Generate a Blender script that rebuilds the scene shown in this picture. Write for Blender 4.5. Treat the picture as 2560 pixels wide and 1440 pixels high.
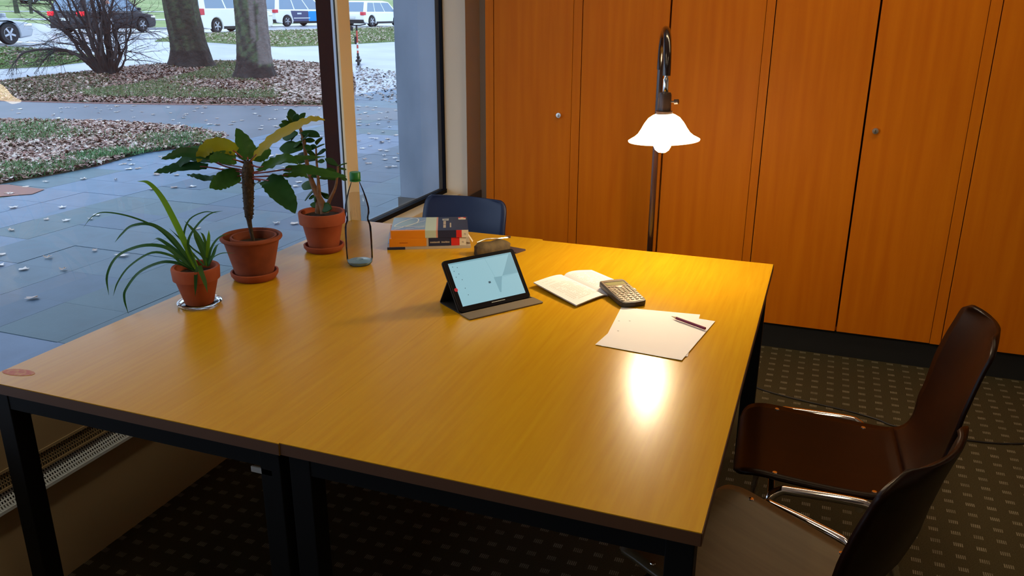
import bpy, bmesh, math, random
import numpy as np
from mathutils import Vector, Matrix
random.seed(7); RNG = np.random.default_rng(7)
PI = math.pi
for o in list(bpy.data.objects): bpy.data.objects.remove(o)
SC = bpy.context.scene
COL = SC.collection
CZ = 1.53
# ---------------------------------------------------------------- camera
DX, DY, DZ = (0.9352825, -0.1172878, 0.3339015), (0.35388338, 0.30026469, -0.88578083), (0.00363245, 0.9466175, 0.32233851)
RW = np.array([DX, DY, DZ])
cam = bpy.data.cameras.new('camera'); cam.sensor_width = 36; cam.lens = 2065 * 36 / 2560
cam.clip_end = 500; cam.clip_start = .05
co = bpy.data.objects.new('camera', cam); COL.objects.link(co)
co.matrix_world = Matrix(((DX[0], DX[1], DX[2], 0), (DY[0], DY[1], DY[2], 0), (DZ[0], DZ[1], DZ[2], CZ), (0, 0, 0, 1)))
SC.camera = co
SC.view_settings.view_transform = 'Standard'; SC.view_settings.look = 'None'
SC.view_settings.gamma = 1; SC.view_settings.use_curve_mapping = False
SC.view_settings.exposure = 0.0
# ---------------------------------------------------------------- sky
w = bpy.data.worlds.new('sky'); SC.world = w; w.use_nodes = True
nt = w.node_tree; nt.nodes.clear()
wo = nt.nodes.new('ShaderNodeOutputWorld'); bg = nt.nodes.new('ShaderNodeBackground')
tc = nt.nodes.new('ShaderNodeTexCoord'); nz = nt.nodes.new('ShaderNodeTexNoise'); cr = nt.nodes.new('ShaderNodeValToRGB')
nz.inputs['Scale'].default_value = 1.6; nz.inputs['Detail'].default_value = 4
cr.color_ramp.elements[0].color = (.56, .72, 1.0, 1); cr.color_ramp.elements[1].color = (.68, .84, 1.06, 1)
nt.links.new(tc.outputs['Generated'], nz.inputs['Vector']); nt.links.new(nz.outputs['Fac'], cr.inputs['Fac'])
nt.links.new(cr.outputs['Color'], bg.inputs['Color']); bg.inputs['Strength'].default_value = 2.5
nt.links.new(bg.outputs['Background'], wo.inputs['Surface'])
# ---------------------------------------------------------------- ceiling lamps of the room (above the frame)
def area(name, loc, sx, sy, watts, col):
    l = bpy.data.lights.new(name, 'AREA'); l.shape = 'RECTANGLE'; l.size = sx; l.size_y = sy; l.energy = watts; l.color = col
    o = bpy.data.objects.new(name, l); COL.objects.link(o); o.location = loc; return o
area('ceiling_lamp_light', (-1.28, .9, 2.62), .12, 1.5, 11.0, (1, .80, .52))
area('ceiling_lamp_light', (.15, 3.0, 2.62), 2.2, .12, 15.0, (1, .78, .46))
area('ceiling_lamp_light', (.45, .9, 2.62), .12, 1.5, 7.0, (1, .78, .48))

# ---------------------------------------------------------------- pixel -> point helpers (2560x1440)
def ray(px, py):
    v = np.array([px - 1280., -(py - 720.), -2065.]); return RW @ (v / np.linalg.norm(v))
def PZ(px, py, z):
    d = ray(px, py); t = (z - CZ) / d[2]; return np.array([d[0] * t, d[1] * t, z])
def PY(px, py, y):
    d = ray(px, py); t = y / d[1]; return np.array([d[0] * t, y, CZ + d[2] * t])
def gz(x): return float(np.interp(-x, [14, 24, 36, 60, 140], [-.12, .33, .33, 2.0, 5.0]))
def GP(px, py):
    d = ray(px, py); lo, hi = .5, 260
    for _ in range(50):
        m = (lo + hi) / 2
        if CZ + d[2] * m > gz(d[0] * m): lo = m
        else: hi = m
    return np.array([d[0] * lo, d[1] * lo, gz(d[0] * lo)])

# ---------------------------------------------------------------- materials
def mat(name, col, rough=.5, metal=0., spec=.5, noise=None, bump=None, emis=None, trans=0., ior=1.45, coat=0., attr=None, sheen=0.):
    m = bpy.data.materials.new(name); m.use_nodes = True; t = m.node_tree; b = t.nodes['Principled BSDF']
    b.inputs['Base Color'].default_value = (*col, 1); b.inputs['Roughness'].default_value = rough
    b.inputs['Metallic'].default_value = metal; b.inputs['Specular IOR Level'].default_value = spec
    b.inputs['Transmission Weight'].default_value = trans; b.inputs['IOR'].default_value = ior
    b.inputs['Coat Weight'].default_value = coat; b.inputs['Coat Roughness'].default_value = .08
    if emis: b.inputs['Emission Color'].default_value = (*emis[0], 1); b.inputs['Emission Strength'].default_value = emis[1]
    N = t.nodes.new; L = t.links.new
    if attr:
        a = N('ShaderNodeAttribute'); a.attribute_name = attr; L(a.outputs['Color'], b.inputs['Base Color'])
    if noise:   # (col2, scale(x,y,z), detail, lo, hi)
        c = N('ShaderNodeTexCoord'); mp = N('ShaderNodeMapping'); n = N('ShaderNodeTexNoise'); r = N('ShaderNodeValToRGB')
        mp.inputs['Scale'].default_value = noise[1]; n.inputs['Scale'].default_value = 1; n.inputs['Detail'].default_value = noise[2]
        r.color_ramp.elements[0].position = noise[3]; r.color_ramp.elements[1].position = noise[4]
        r.color_ramp.elements[0].color = (*col, 1); r.color_ramp.elements[1].color = (*noise[0], 1)
        L(c.outputs['Object'], mp.inputs['Vector']); L(mp.outputs['Vector'], n.inputs['Vector']); L(n.outputs['Fac'], r.inputs['Fac'])
        L(r.outputs['Color'], b.inputs['Base Color'])
    if bump:    # (scale, strength, distance)
        c = N('ShaderNodeTexCoord'); n = N('ShaderNodeTexNoise'); bp = N('ShaderNodeBump'); n.inputs['Scale'].default_value = bump[0]
        n.inputs['Detail'].default_value = 4; bp.inputs['Strength'].default_value = bump[1]; bp.inputs['Distance'].default_value = bump[2]
        L(c.outputs['Object'], n.inputs['Vector']); L(n.outputs['Fac'], bp.inputs['Height']); L(bp.outputs['Normal'], b.inputs['Normal'])
    return m
def wood(name, c1, c2, axis, rough=.35, scale=9., coat=0., fig=.5, spec=.5):
    """fine grain running along axis with a broad figure under it"""
    m = bpy.data.materials.new(name); m.use_nodes = True; t = m.node_tree; b = t.nodes['Principled BSDF']
    N = t.nodes.new; L = t.links.new
    c = N('ShaderNodeTexCoord')
    def nse(sc, al, det, dist):
        mp = N('ShaderNodeMapping'); s = [sc] * 3; s[axis] = al; mp.inputs['Scale'].default_value = s
        n = N('ShaderNodeTexNoise'); n.inputs['Scale'].default_value = 1; n.inputs['Detail'].default_value = det; n.inputs['Distortion'].default_value = dist
        L(c.outputs['Object'], mp.inputs['Vector']); L(mp.outputs['Vector'], n.inputs['Vector']); return n.outputs['Fac']
    a = nse(scale * 14, scale * .7, 4, 0); d = nse(scale * 1.2, scale * .12, 3, .8)
    wv = N('ShaderNodeMath'); wv.operation = 'MULTIPLY_ADD'; L(d, wv.inputs[0]); wv.inputs[1].default_value = 9; wv.inputs[2].default_value = 0
    fr = N('ShaderNodeMath'); fr.operation = 'PINGPONG'; L(wv.outputs[0], fr.inputs[0]); fr.inputs[1].default_value = .5
    mx = N('ShaderNodeMath'); mx.operation = 'MULTIPLY_ADD'; L(fr.outputs[0], mx.inputs[0]); mx.inputs[1].default_value = fig
    ml = N('ShaderNodeMath'); ml.operation = 'MULTIPLY'; L(a, ml.inputs[0]); ml.inputs[1].default_value = .9; L(ml.outputs[0], mx.inputs[2])
    r = N('ShaderNodeValToRGB'); r.color_ramp.elements[0].position = .3; r.color_ramp.elements[1].position = .8
    r.color_ramp.elements[0].color = (*c1, 1); r.color_ramp.elements[1].color = (*c2, 1)
    L(mx.outputs[0], r.inputs['Fac']); L(r.outputs['Color'], b.inputs['Base Color'])
    b.inputs['Roughness'].default_value = rough; b.inputs['Coat Weight'].default_value = coat; b.inputs['Coat Roughness'].default_value = .1
    b.inputs['Specular IOR Level'].default_value = spec
    return m
M = {}
M['table'] = wood('light beech laminate', (.53, .295, .009), (.47, .235, .006), 1, rough=.25, scale=7, fig=.30, spec=.22)
M['table_edge'] = mat('beech edge band with painted shade', (.075, .028, .008), .6)  # dark tone puts the shade of the unlit edge into the colour
M['cabinet'] = wood('orange beech veneer', (.60, .165, .002), (.51, .120, .001), 2, rough=.5, scale=2.2, fig=.3, spec=.14)
M['black_metal'] = mat('black painted steel', (.004, .004, .004), .6, spec=.15)
M['plinth'] = mat('black plinth', (.008, .008, .008), .6)
M['dark_gap'] = mat('dark cabinet inside', (.02, .01, .005), .8)
M['cream'] = mat('cream painted wood', (.88, .76, .52), .5, noise=((.84, .71, .47), (40, 4, 4), 3, .3, .7))
M['plaster'] = mat('pale plaster', (.84, .72, .54), .8, bump=(60, .15, .004))
M['wall_grey'] = mat('cool grey wall', (.50, .56, .66), .8)
M['ceiling'] = mat('white ceiling', (.75, .72, .66), .8)
M['grey_plinth'] = mat('grey stone skirting', (.22, .20, .18), .6)
M['concrete_pier'] = mat('grey rendered pier', (.50, .56, .66), .85, noise=((.30, .36, .44), (2.5, 2.5, 1.2), 4, .45, .75), bump=(80, .2, .004))
M['casing'] = mat('beige heater casing', (.36, .28, .16), .6)
M['mullion_black'] = mat('black rubber and anodised profile', (.004, .004, .007), .6, spec=.12)
M['grey_strip'] = mat('grey aluminium strip', (.62, .70, .80), .4, metal=.0)
M['alu'] = mat('grille aluminium', (.40, .40, .38), .4, metal=.5)
M['alu_glint'] = mat('grille with painted blue glint', (.62, .72, .80), .35)  # pale blue puts the glint of light on the lower band into the colour
M['steel'] = mat('brushed nickel', (.75, .70, .62), .25, metal=1)
M['chrome'] = mat('chrome', (.88, .86, .84), .09, metal=1)
M['brown_tube'] = mat('dark brown lacquered tube', (.014, .005, .003), .18, coat=.6)
M['bakelite'] = mat('dark brown bakelite', (.04, .02, .012), .35)
M['terracotta'] = mat('terracotta', (.27, .050, .012), .8, noise=((.33, .075, .02), (18, 18, 18), 4, .4, .75), bump=(90, .1, .002))
M['terracotta_dark'] = mat('weathered terracotta', (.24, .055, .018), .85, noise=((.16, .035, .012), (14, 14, 14), 5, .4, .7), bump=(90, .15, .002))
def leafy(name, col, col2, tr):
    m = mat(name, col, .5, spec=.22, noise=(col2, (30, 30, 30), 2, .4, .7)); t = m.node_tree; N = t.nodes.new; L = t.links.new; b = t.nodes['Principled BSDF']; o = t.nodes['Material Output']
    k = N('ShaderNodeBsdfTranslucent'); k.inputs['Color'].default_value = (*[min(1, c * 1.8) for c in col2], 1); x = N('ShaderNodeMixShader'); x.inputs[0].default_value = tr; L(b.outputs[0], x.inputs[1]); L(k.outputs[0], x.inputs[2]); L(x.outputs[0], o.inputs['Surface']); return m
M['soil'] = mat('dark potting soil', (.035, .022, .014), .95, bump=(120, .8, .01))
M['leaf_dark'] = leafy('dark green leaf', (.010, .050, .010), (.014, .065, .014), .15)
M['leaf_mid'] = leafy('mid green leaf', (.022, .080, .010), (.034, .10, .012), .25)
M['leaf_backlit'] = leafy('leaf with painted backlight', (.22, .22, .006), (.26, .24, .008), .45)  # yellow puts the daylight shining through the blade into the colour
M['spider_leaf'] = leafy('spider plant leaf', (.022, .085, .016), (.03, .10, .02), .2)
M['spider_bright'] = leafy('bright spider plant leaf', (.09, .22, .012), (.12, .26, .015), .3)
M['stalk_red'] = mat('red leaf stalk', (.22, .05, .04), .5)
M['plant_stem'] = mat('studded dark stem', (.030, .018, .008), .8, noise=((.07, .042, .02), (140, 140, 90), 2, .5, .7))
M['jade_stem'] = mat('brown woody stem', (.20, .10, .045), .75, noise=((.11, .055, .025), (60, 60, 60), 3, .4, .7))
M['paper'] = mat('white paper', (.74, .70, .70), .7)
M['print'] = mat('grey print', (.48, .43, .38), .7)
M['pencil'] = mat('dark red pencil lacquer', (.17, .012, .035), .35)
M['pencil_wood'] = mat('pencil wood', (.60, .42, .24), .7)
M['graphite'] = mat('graphite', (.05, .05, .05), .4)
M['tablet_black'] = mat('black tablet glass', (.006, .006, .008), .15)
M['cover'] = mat('grey brown tablet cover', (.14, .105, .065), .7)
M['cover_black'] = mat('black tablet cover', (.012, .011, .011), .7)
M['screen'] = mat('lit tablet screen', (.02, .02, .02), .3, emis=((.26, .48, .55), 1.0))
M['screen_shade'] = mat('lit screen darker facet', (.02, .02, .02), .3, emis=((.17, .35, .42), 1.0))
M['screen_mid'] = mat('lit screen middle facet', (.02, .02, .02), .3, emis=((.22, .43, .50), 1.0))
M['screen_dark'] = mat('lit screen icon', (.02, .02, .02), .3, emis=((.02, .06, .09), 1.0))
M['red_dot'] = mat('red dot', (.6, .01, .04), .4)
M['orange'] = mat('orange book cloth', (.72, .24, .01), .4)
M['orange_dark'] = mat('dark orange print', (.40, .10, .005), .4)
M['navy'] = mat('navy book cover', (.014, .022, .060), .35)
M['navy_chair'] = mat('navy blue chair shell', (.007, .018, .070), .4, noise=((.006, .014, .055), (5, 5, 5), 2, .3, .7))
M['chair_edge'] = mat('dark brown shell edge', (.03, .010, .006), .35)
M['pale_green'] = mat('pale green cover', (.46, .56, .45), .35)
M['salmon'] = mat('salmon stripe', (.60, .28, .20), .35)
M['cover_blue'] = mat('light blue cover picture', (.16, .25, .48), .35, noise=((.26, .40, .48), (9, 9, 9), 3, .4, .65))
M['cover_white'] = mat('white cover line', (.72, .74, .70), .35)
M['book_red'] = mat('red spine label', (.60, .02, .02), .4)
M['book_white'] = mat('white spine end', (.68, .60, .45), .4)
M['page_edge'] = mat('page block', (.74, .64, .46), .7)
M['grey_book'] = mat('grey beige booklet cover', (.42, .36, .28), .45)
M['pouch'] = mat('khaki pencil pouch', (.085, .055, .018), .75, noise=((.04, .025, .01), (40, 40, 40), 3, .4, .7))
M['slate'] = mat('dark plum folder', (.06, .04, .045), .5)
M['calc_body'] = mat('dark grey calculator body', (.028, .020, .014), .4)
M['calc_face'] = mat('silver beige calculator face', (.15, .105, .062), .4, metal=.1)
M['calc_lcd'] = mat('calculator display', (.26, .25, .12), .2)
M['calc_key'] = mat('calculator key', (.44, .35, .23), .4)
M['dark_wood'] = wood('dark stained plywood', (.012, .0028, .0004), (.008, .0018, .0003), 0, rough=.36, scale=6, coat=.0, spec=.14)
M['sheen_wood'] = wood('plywood with painted sheen', (.095, .066, .030), (.066, .043, .018), 0, rough=.42, scale=6, spec=.6)  # lighter copy of the dark plywood, ceiling light sheen put into the colour
M['cap_green'] = mat('green bottle cap', (.01, .16, .03), .4)
M['red_stain'] = mat('worn red sticker', (.42, .10, .05), .5, noise=((.50, .24, .08), (90, 90, 90), 3, .45, .6))
M['cable'] = mat('black cable', (.01, .01, .01), .5)
M['bark'] = mat('tree bark', (.1, .1, .1), .9, attr='Col', bump=(9, .9, .05))
M['twig'] = mat('bare shrub twigs', (.042, .034, .034), .85)
M['litter'] = mat('fallen leaves', (.3, .2, .1), .55, attr='Col')
M['asphalt'] = mat('wet light asphalt', (.36, .40, .46), .38, noise=((.27, .30, .36), (.5, .5, .5), 5, .4, .65), spec=.6)
M['asphalt_dark'] = mat('wet dark asphalt path', (.075, .095, .125), .5, noise=((.10, .12, .155), (.8, .8, .8), 5, .4, .65), spec=.5)
M['road'] = mat('wet road', (.36, .38, .42), .3, noise=((.28, .30, .34), (.2, .2, .2), 4, .4, .65), spec=.6)
M['white_line'] = mat('white road marking', (.85, .86, .88), .5)
M['earth'] = mat('leafy earth', (.085, .05, .04), .9, noise=((.05, .055, .022), (1.2, 1.2, 1.2), 5, .42, .6))
M['lawn'] = mat('lawn', (.14, .20, .06), .9, noise=((.20, .23, .11), (.5, .5, .5), 6, .4, .65))
M['lawn_far'] = mat('far park lawn', (.19, .27, .09), .9, noise=((.29, .35, .15), (.12, .5, .5), 5, .4, .65))
M['kerb'] = mat('reddish kerb brick', (.26, .14, .12), .8)
M['tyre'] = mat('tyre rubber', (.02, .02, .022), .7)
M['rim'] = mat('alloy rim', (.45, .47, .52), .35, metal=.7)
M['car_white'] = mat('white car paint', (.82, .84, .84), .3, coat=.6)
M['car_dark'] = mat('black car paint', (.016, .018, .025), .3, coat=.3)
M['car_silver'] = mat('silver car paint', (.40, .43, .47), .28, metal=.4, coat=.6)
M['car_blue'] = mat('pale blue car paint', (.38, .50, .68), .3, coat=.6)
M['car_glass'] = mat('car glass', (.17, .26, .36), .08, spec=.8)
M['car_trim'] = mat('black car trim', (.015, .015, .017), .5)
M['tail_lit'] = mat('lit tail lamp', (.6, .01, .02), .3, emis=((1, .02, .04), 1.6))
M['tail'] = mat('red tail lamp', (.62, .05, .07), .3)
M['car_panel_dark'] = mat('dark advertising panel', (.075, .085, .17), .4)
M['car_panel_blue'] = mat('bright blue advertising square', (.01, .30, .85), .4)
M['scooter_red'] = mat('red scooter post', (.50, .07, .05), .5)
M['brick'] = mat('red brick facade', (.30, .13, .10), .85, noise=((.24, .10, .08), (3, 3, 3), 3, .4, .7))
M['far_bark'] = mat('far tree bark', (.055, .075, .05), .9)
M['added_overhang_grey'] = mat('added overhang grey', (.30, .30, .30), .8)
M['foil'] = mat('facade panel', (.5, .47, .42), .8)
# slabs in a few tones
SLABM = [mat('paving slab', c, .5, noise=(tuple(k * .80 for k in c), (3, 3, 3), 5, .4, .7), bump=(70, .15, .004), spec=.35)
         for c in ((.110, .18, .27), (.070, .125, .19), (.085, .150, .20), (.145, .21, .32), (.075, .14, .17))]
# carpet: dark with small woven dashes on a grid
def carpet():
    m = bpy.data.materials.new('dark patterned carpet'); m.use_nodes = True; t = m.node_tree; b = t.nodes['Principled BSDF']; N = t.nodes.new; L = t.links.new
    c = N('ShaderNodeTexCoord'); sx = N('ShaderNodeSeparateXYZ'); L(c.outputs['Object'], sx.inputs[0])
    def mth(op, a, bv=None, cv=None):
        n = N('ShaderNodeMath'); n.operation = op
        for i, v in enumerate((a, bv, cv)):
            if v is None: continue
            if isinstance(v, (int, float)): n.inputs[i].default_value = v
            else: L(v, n.inputs[i])
        return n.outputs[0]
    p = .0625
    u = mth('FRACT', mth('MULTIPLY', mth('ADD', sx.outputs[0], 10 + .14), 1 / p)); v = mth('FRACT', mth('MULTIPLY', mth('ADD', sx.outputs[1], 10.02), 1 / p))
    inx = mth('LESS_THAN', mth('ABSOLUTE', mth('SUBTRACT', u, .5)), .22); iny = mth('LESS_THAN', mth('ABSOLUTE', mth('SUBTRACT', v, .5)), .15)
    bars = mth('GREATER_THAN', mth('FRACT', mth('MULTIPLY', u, 11.)), .42)
    k = mth('MULTIPLY', mth('MULTIPLY', inx, iny), bars)
    n = N('ShaderNodeTexNoise'); n.inputs['Scale'].default_value = 300; L(c.outputs['Object'], n.inputs['Vector'])
    n2 = N('ShaderNodeTexNoise'); n2.inputs['Scale'].default_value = 28; L(c.outputs['Object'], n2.inputs['Vector'])
    kk = mth('MULTIPLY', k, mth('MULTIPLY_ADD', n2.outputs['Fac'], 1.3, .1))
    mx = N('ShaderNodeMix'); mx.data_type = 'RGBA'; r = N('ShaderNodeValToRGB')
    r.color_ramp.elements[0].color = (.034, .026, .011, 1); r.color_ramp.elements[1].color = (.062, .050, .024, 1); r.color_ramp.elements[0].position = .3; r.color_ramp.elements[1].position = .7
    L(n.outputs['Fac'], r.inputs['Fac']); L(r.outputs['Color'], mx.inputs['A']); mx.inputs['B'].default_value = (.22, .19, .13, 1); L(kk, mx.inputs['Factor'])
    L(mx.outputs['Result'], b.inputs['Base Color']); b.inputs['Roughness'].default_value = .95; b.inputs['Specular IOR Level'].default_value = .1
    return m
M['carpet'] = carpet()
def pane_mat(name, tint=(1, 1, 1), f=1.45):
    m = bpy.data.materials.new(name); m.use_nodes = True; t = m.node_tree; t.nodes.clear(); N = t.nodes.new; L = t.links.new
    o = N('ShaderNodeOutputMaterial'); mx = N('ShaderNodeMixShader'); tr = N('ShaderNodeBsdfTransparent'); gl = N('ShaderNodeBsdfGlossy'); fr = N('ShaderNodeFresnel')
    tr.inputs['Color'].default_value = (*tint, 1); gl.inputs['Roughness'].default_value = .0; fr.inputs['IOR'].default_value = f
    L(fr.outputs[0], mx.inputs[0]); L(tr.outputs[0], mx.inputs[1]); L(gl.outputs[0], mx.inputs[2]); L(mx.outputs[0], o.inputs['Surface']); return m
M['pane'] = pane_mat('window glass', (.97, .985, .985), 1.52)
M['pet'] = pane_mat('clear bottle plastic', (.95, .97, 1.0), 1.14)
M['pet_blue'] = mat('bluish bottle base', (.22, .42, .62), .25)
M['water'] = pane_mat('still water', (.90, .86, .81), 1.06)
M['dish'] = mat('clear glass dish', (.95, .98, .98), .03, trans=1., ior=1.45)
def shade_mat():
    m = bpy.data.materials.new('opal glass shade'); m.use_nodes = True; t = m.node_tree; t.nodes.clear(); N = t.nodes.new; L = t.links.new
    o = N('ShaderNodeOutputMaterial'); mx = N('ShaderNodeMixShader'); tr = N('ShaderNodeBsdfTranslucent'); df = N('ShaderNodeBsdfDiffuse')
    tr.inputs['Color'].default_value = (1, .98, .95, 1); df.inputs['Color'].default_value = (.95, .93, .9, 1); mx.inputs[0].default_value = .35
    L(tr.outputs[0], mx.inputs[1]); L(df.outputs[0], mx.inputs[2])
    em = N('ShaderNodeEmission'); em.inputs['Color'].default_value = (1, .80, .50, 1); em.inputs['Strength'].default_value = 6; ad = N('ShaderNodeAddShader'); L(mx.outputs[0], ad.inputs[0]); L(em.outputs[0], ad.inputs[1]); L(ad.outputs[0], o.inputs['Surface']); return m  # emission added over the bulb's light to brighten the shade and its reflection
M['shade'] = shade_mat()
M['bulb'] = mat('glowing bulb', (1, 1, 1), .3, emis=((1, .78, .50), 440))

# ---------------------------------------------------------------- geometry helpers
class MB:
    def __init__(s): s.v = []; s.f = []; s.m = []
    def add(s, vs, fs, mi=0):
        k = len(s.v); s.v += [tuple(float(c) for c in v) for v in vs]; s.f += [tuple(i + k for i in f) for f in fs]; s.m += [mi] * len(fs); return s
    def box(s, x0, x1, y0, y1, z0, z1, mi=0, T=None):
        vs = [(x, y, z) for x in (x0, x1) for y in (y0, y1) for z in (z0, z1)]
        if T is not None: vs = [tuple(T @ Vector(v)) for v in vs]
        return s.add(vs, [(0, 1, 3, 2), (4, 6, 7, 5), (0, 4, 5, 1), (2, 3, 7, 6), (0, 2, 6, 4), (1, 5, 7, 3)], mi)
    def prism(s, pts, ax, a0, a1, mi=0, T=None):     # polygon of 2D points extruded along axis ax
        def mk(p, a):
            q = [0, 0, 0]; o = [i for i in range(3) if i != ax]; q[o[0]], q[o[1]] = p; q[ax] = a
            return tuple(T @ Vector(q)) if T is not None else tuple(q)
        n = len(pts); vs = [mk(p, a0) for p in pts] + [mk(p, a1) for p in pts]
        return s.add(vs, [tuple(range(n))[::-1], tuple(range(n, 2 * n))] + [(i, (i + 1) % n, n + (i + 1) % n, n + i) for i in range(n)], mi)
    def lathe(s, prof, c=(0, 0, 0), n=32, mi=0, cap0=True, cap1=True, T=None):
        vs = []
        for r, z in prof:
            for i in range(n):
                a = 2 * PI * i / n; q = (c[0] + r * math.cos(a), c[1] + r * math.sin(a), c[2] + z)
                vs.append(tuple(T @ Vector(q)) if T is not None else q)
        fs = [(j * n + i, j * n + (i + 1) % n, (j + 1) * n + (i + 1) % n, (j + 1) * n + i) for j in range(len(prof) - 1) for i in range(n)]
        if cap0: fs.append(tuple(range(n))[::-1])
        if cap1: fs.append(tuple(range((len(prof) - 1) * n, len(prof) * n)))
        return s.add(vs, fs, mi)
    def tube(s, pts, r, n=10, mi=0, cap=True):
        pts = [Vector(p) for p in pts]; m = len(pts)
        rs = r if isinstance(r, (list, tuple)) else [r] * m
        t0 = (pts[1] - pts[0]).normalized(); up = Vector((0, 0, 1)) if abs(t0.z) < .9 else Vector((1, 0, 0)); nn = t0.cross(up).normalized(); vs = []
        for i, p in enumerate(pts):
            t = (pts[min(i + 1, m - 1)] - pts[max(i - 1, 0)]).normalized(); nn = (nn - t * nn.dot(t)).normalized(); bb = t.cross(nn)
            vs += [tuple(p + (nn * math.cos(2 * PI * k / n) + bb * math.sin(2 * PI * k / n)) * rs[i]) for k in range(n)]
        fs = [(j * n + i, j * n + (i + 1) % n, (j + 1) * n + (i + 1) % n, (j + 1) * n + i) for j in range(m - 1) for i in range(n)]
        if cap: fs += [tuple(range(n))[::-1], tuple(range((m - 1) * n, m * n))]
        return s.add(vs, fs, mi)
    def grid(s, P, thick=0, mi=0):    # P[i][j] points; optional thickness downwards along -normal approx (z)
        a, b = len(P), len(P[0]); top = [tuple(p) for row in P for p in row]
        fs = [(i * b + j, (i + 1) * b + j, (i + 1) * b + j + 1, i * b + j + 1) for i in range(a - 1) for j in range(b - 1)]
        if not thick: return s.add(top, fs, mi)
        bot = [(x, y, z - thick) for x, y, z in top]; k = len(top)
        fs2 = [tuple(k + q for q in f[::-1]) for f in fs]
        e = [i * b for i in range(a)] ; rim = [(j) for j in range(b)] + [i * b + b - 1 for i in range(1, a)] + [(a - 1) * b + j for j in range(b - 2, -1, -1)] + [i * b for i in range(a - 2, 0, -1)]
        fs3 = [(rim[i], rim[(i + 1) % len(rim)], k + rim[(i + 1) % len(rim)], k + rim[i]) for i in range(len(rim))]
        return s.add(top + bot, fs + fs2 + fs3, mi)
def obj(name, mb, m, parent=None, smooth=False, bevel=0, seg=2, solid=0, loc=None, sub=0):
    me = bpy.data.meshes.new(name); me.from_pydata(mb.v, [], mb.f)
    for q in (m if isinstance(m, (list, tuple)) else [m]): me.materials.append(M[q] if isinstance(q, str) else q)
    if any(mb.m): me.polygons.foreach_set('material_index', mb.m)
    b = bmesh.new(); b.from_mesh(me); bmesh.ops.recalc_face_normals(b, faces=b.faces); b.to_mesh(me); b.free()
    if smooth:
        me.polygons.foreach_set('use_smooth', [True] * len(me.polygons))
        try: me.set_sharp_from_angle(angle=math.radians(40))
        except Exception: pass
    me.update()
    o = bpy.data.objects.new(name, me); COL.objects.link(o)
    if loc is not None: o.location = loc
    if parent is not None: o.parent = parent
    if solid: x = o.modifiers.new('s', 'SOLIDIFY'); x.thickness = solid; x.offset = 0
    if bevel: x = o.modifiers.new('b', 'BEVEL'); x.width = bevel; x.segments = seg; x.limit_method = 'ANGLE'; x.angle_limit = .7
    if sub: x = o.modifiers.new('u', 'SUBSURF'); x.levels = sub; x.render_levels = sub
    return o
def tag(o, label, cat, group=None, kind=None):
    if label: o['label'] = label
    if cat: o['category'] = cat
    if group: o['group'] = group
    if kind: o['kind'] = kind
    return o
def thing(name, label, cat, loc=(0, 0, 0), rz=0, group=None):
    o = bpy.data.objects.new(name, None); COL.objects.link(o); o.location = loc; o.rotation_euler = (0, 0, rz); o.empty_display_size = .05
    return tag(o, label, cat, group)
def struct(name, mb, m, **k):
    par = k.get('parent'); o = obj(name, mb, m, **k)
    if par is None: o['kind'] = 'structure'
    return o
def tree_copy(o, parent=None):
    c = o.copy(); COL.objects.link(c)
    if parent is not None: c.parent = parent
    for ch in [q for q in list(COL.objects) if q.parent == o]: tree_copy(ch, c)
    return c
def bez(pts, n=12):      # catmull-rom through points
    P = [np.array(p, float) for p in pts]; P = [2 * P[0] - P[1]] + P + [2 * P[-1] - P[-2]]; out = []
    for i in range(1, len(P) - 2):
        for k in range(n):
            t = k / n; a, b, c, d = P[i - 1:i + 3]
            out.append(.5 * ((2 * b) + (-a + c) * t + (2 * a - 5 * b + 4 * c - d) * t * t + (-a + 3 * b - 3 * c + d) * t ** 3))
    out.append(P[-2]); return out

# ================================================================= ROOM
XG = -1.955
floor = struct('floor', MB().box(-1.9, 3.2, -2.4, 4.35, -.08, 0), 'carpet')
struct('ceiling', MB().box(-2.3, 3.2, -2.4, 4.45, 2.7, 2.8), 'ceiling')
struct('wall_right', MB().box(3.2, 3.3, -2.4, 4.45, 0, 2.7), 'plaster')
struct('wall_back', MB().box(-1.9, 3.3, -2.5, -2.4, 0, 2.7), 'plaster')
struct('wall_far', MB().box(-1.82, 3.3, 4.31, 4.45, 0, 2.7), 'wall_grey')
pier = struct('wall_pier', MB().box(XG + .005, -1.818, 4.12, 4.45, 0, 2.7), 'plaster')
struct('baseboard_pier', MB().box(-1.818, -1.812, 4.125, 4.305, 0, .535), 'grey_plinth')
# pier outside the glass
op = struct('wall_outside', MB().box(-2.235, XG - .004, 4.12, 4.9, -.2, 2.78), 'concrete_pier')
struct('baseboard_outside', MB().box(-2.247, XG - .006, 4.108, 4.91, -.2, .497), 'grey_plinth')
# heater casing / parapet under the glass
struct('wall_window', MB().box(-1.99, -1.90, -2.4, 4.12, -.3, .53), 'casing')
cas = struct('trim_casing', MB().box(-1.90, -1.865, -2.4, 4.12, .405, .512).box(-1.90, -1.865, -2.4, 4.12, 0, .302), 'casing')
struct('trim_sill', MB().box(XG, -1.862, -2.4, 4.12, .52, .546), 'cream', bevel=.003)
gr = thing('heater_grille', 'long perforated metal grille strip low on the wall under the window', 'grille', (-1.868, 0, .302))
obj('frame_rail', MB().box(-.004, .006, -2.4, 4.1, 0, .008), 'alu', gr)
obj('frame_rail', MB().box(-.004, .004, -2.4, 4.1, .046, .052), 'casing', gr)
obj('frame_rail', MB().box(-.004, .006, -2.4, 4.1, .095, .103), 'casing', gr)
gm = MB(); g2 = MB()
for i in range(330):
    y = .6 + i * .008
    gm.box(0, .002, y, y + .0035, .052, .095); g2.add([(.016, y, .006), (.016, y + .0042, .006), (-.012, y + .0042, .046), (-.012, y, .046)], [(0, 1, 2, 3)])
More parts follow.
